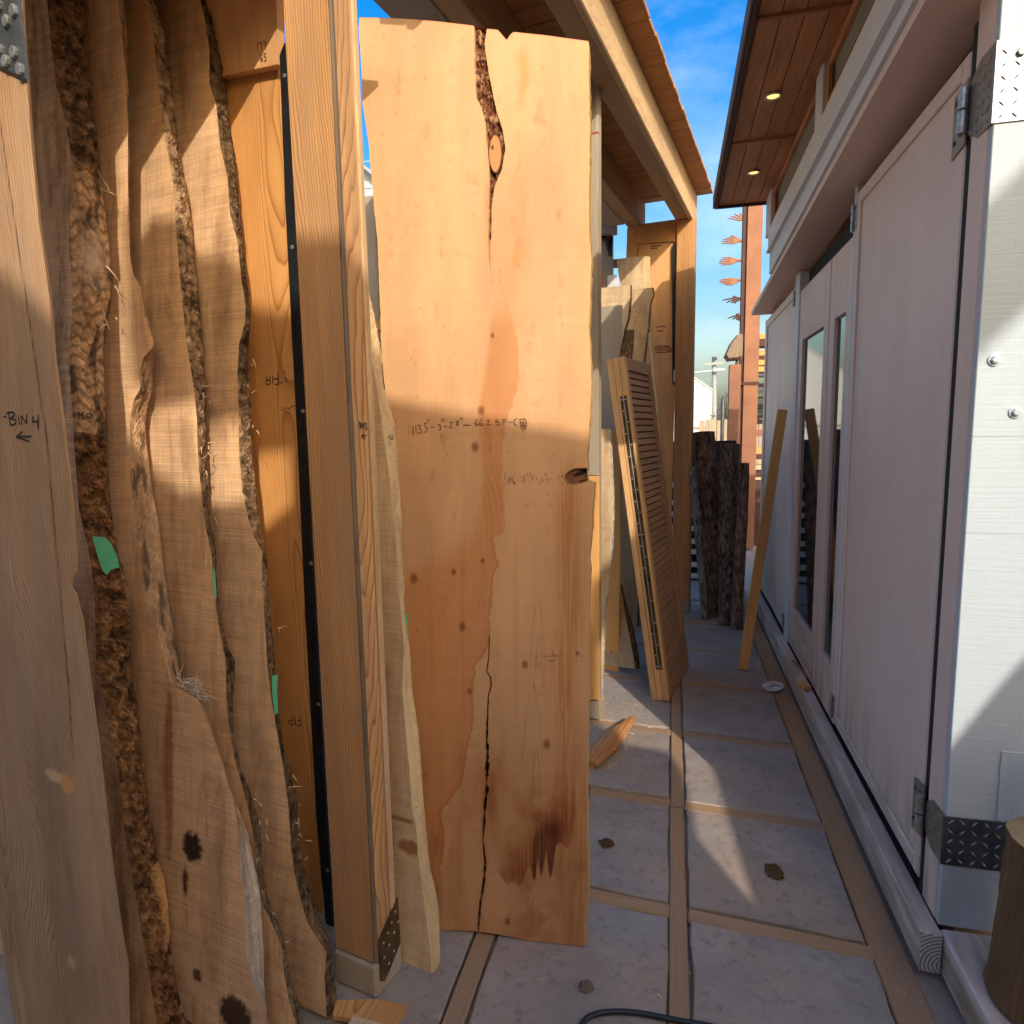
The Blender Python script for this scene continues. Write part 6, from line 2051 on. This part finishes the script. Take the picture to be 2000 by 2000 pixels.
for k in range(14):
    x = 0.6 + k * .13
    mk('paling', abx(x, x + .115, 16, 16.02, 0, 1.72 + .02 * (k % 3), .004), MAT['grey'], fe)
mk('rail', abx(.6, 2.45, 16.022, 16.06, .5, .58), MAT['grey'], fe)
# ------------------------------------------------------------------ timber barn added unseen behind the camera, cut to shade the alley
BY = -2.5
bdx, bdz = SUN_TAN * (-5.0 - BY), math.tan(SUN_EL) * math.sqrt(1 + SUN_TAN ** 2) * (-5.0 - BY)


def bpz(pts):
    return [(x + bdx, BY, z + bdz if z > 0 else 0.0) for x, z in pts]


blocker = thing('shade_blocker', 'unseen brown timber barn with an open gable frame standing behind the photographer', 'blocker', (2.5 + bdx, BY - 2, 0))
mk('wall', prism(bpz([(-4, 0), (4.0, 0), (4.0, 4.9), (4.19, 5.1), (4.2, 5.80), (2.6, 5.97), (2.6, 5.77), (2.4, 5.65), (2.2, 5.65), (2.05, 5.79), (1.9, 5.93), (1.5, 6.0), (-4, 6.0)]), (0, -0.12, 0)), MAT['beam'], blocker)  # added panel, top cut to the edge of its shade
mk('roof_beam', prism(bpz([(2.15, 6.0), (2.598, 5.972), (4.2, 5.803), (4.2, 5.95), (3.57, 6.09), (2.9, 6.2), (2.5, 6.33), (2.15, 6.5)]), (0, -0.12, 0)), MAT['beam'], blocker)  # added strip that casts the upper shade edge
mk('shade_brace', prism(bpz([(4.203, 5.83), (4.203, 6.23), (5.6, 7.78), (5.6, 7.41)]), (0, -0.12, 0)), MAT['beam'], blocker)  # added bar for the slanting shade band
BY = -0.7
bdx, bdz = SUN_TAN * (-5.0 - BY), math.tan(SUN_EL) * math.sqrt(1 + SUN_TAN ** 2) * (-5.0 - BY)
gobo = thing('streak_gobo', 'unseen pair of timber gate leaves standing just behind the photographer on the right', 'gobo', (2.0, BY, 0))  # unseen leaves added nearer, cut to shape the sun streak on the paving
mk('gobo_leaf', prism(bpz([(3.78, 0), (4.158, 0), (4.158, 4.62), (4.165, 4.78), (4.29, 4.95), (4.39, 5.11), (4.43, 5.225), (4.2, 5.255), (3.78, 5.29)]), (0, -0.05, 0)), MAT['beam'], gobo)
mk('gobo_leaf', prism(bpz([(4.16, 0), (6.3, 0), (6.3, 7.7), (5.3, 6.3), (4.715, 5.4), (4.575, 5.16), (4.30, 4.77), (4.16, 4.57)]), (0, -0.05, 0)), MAT['beam'], gobo)
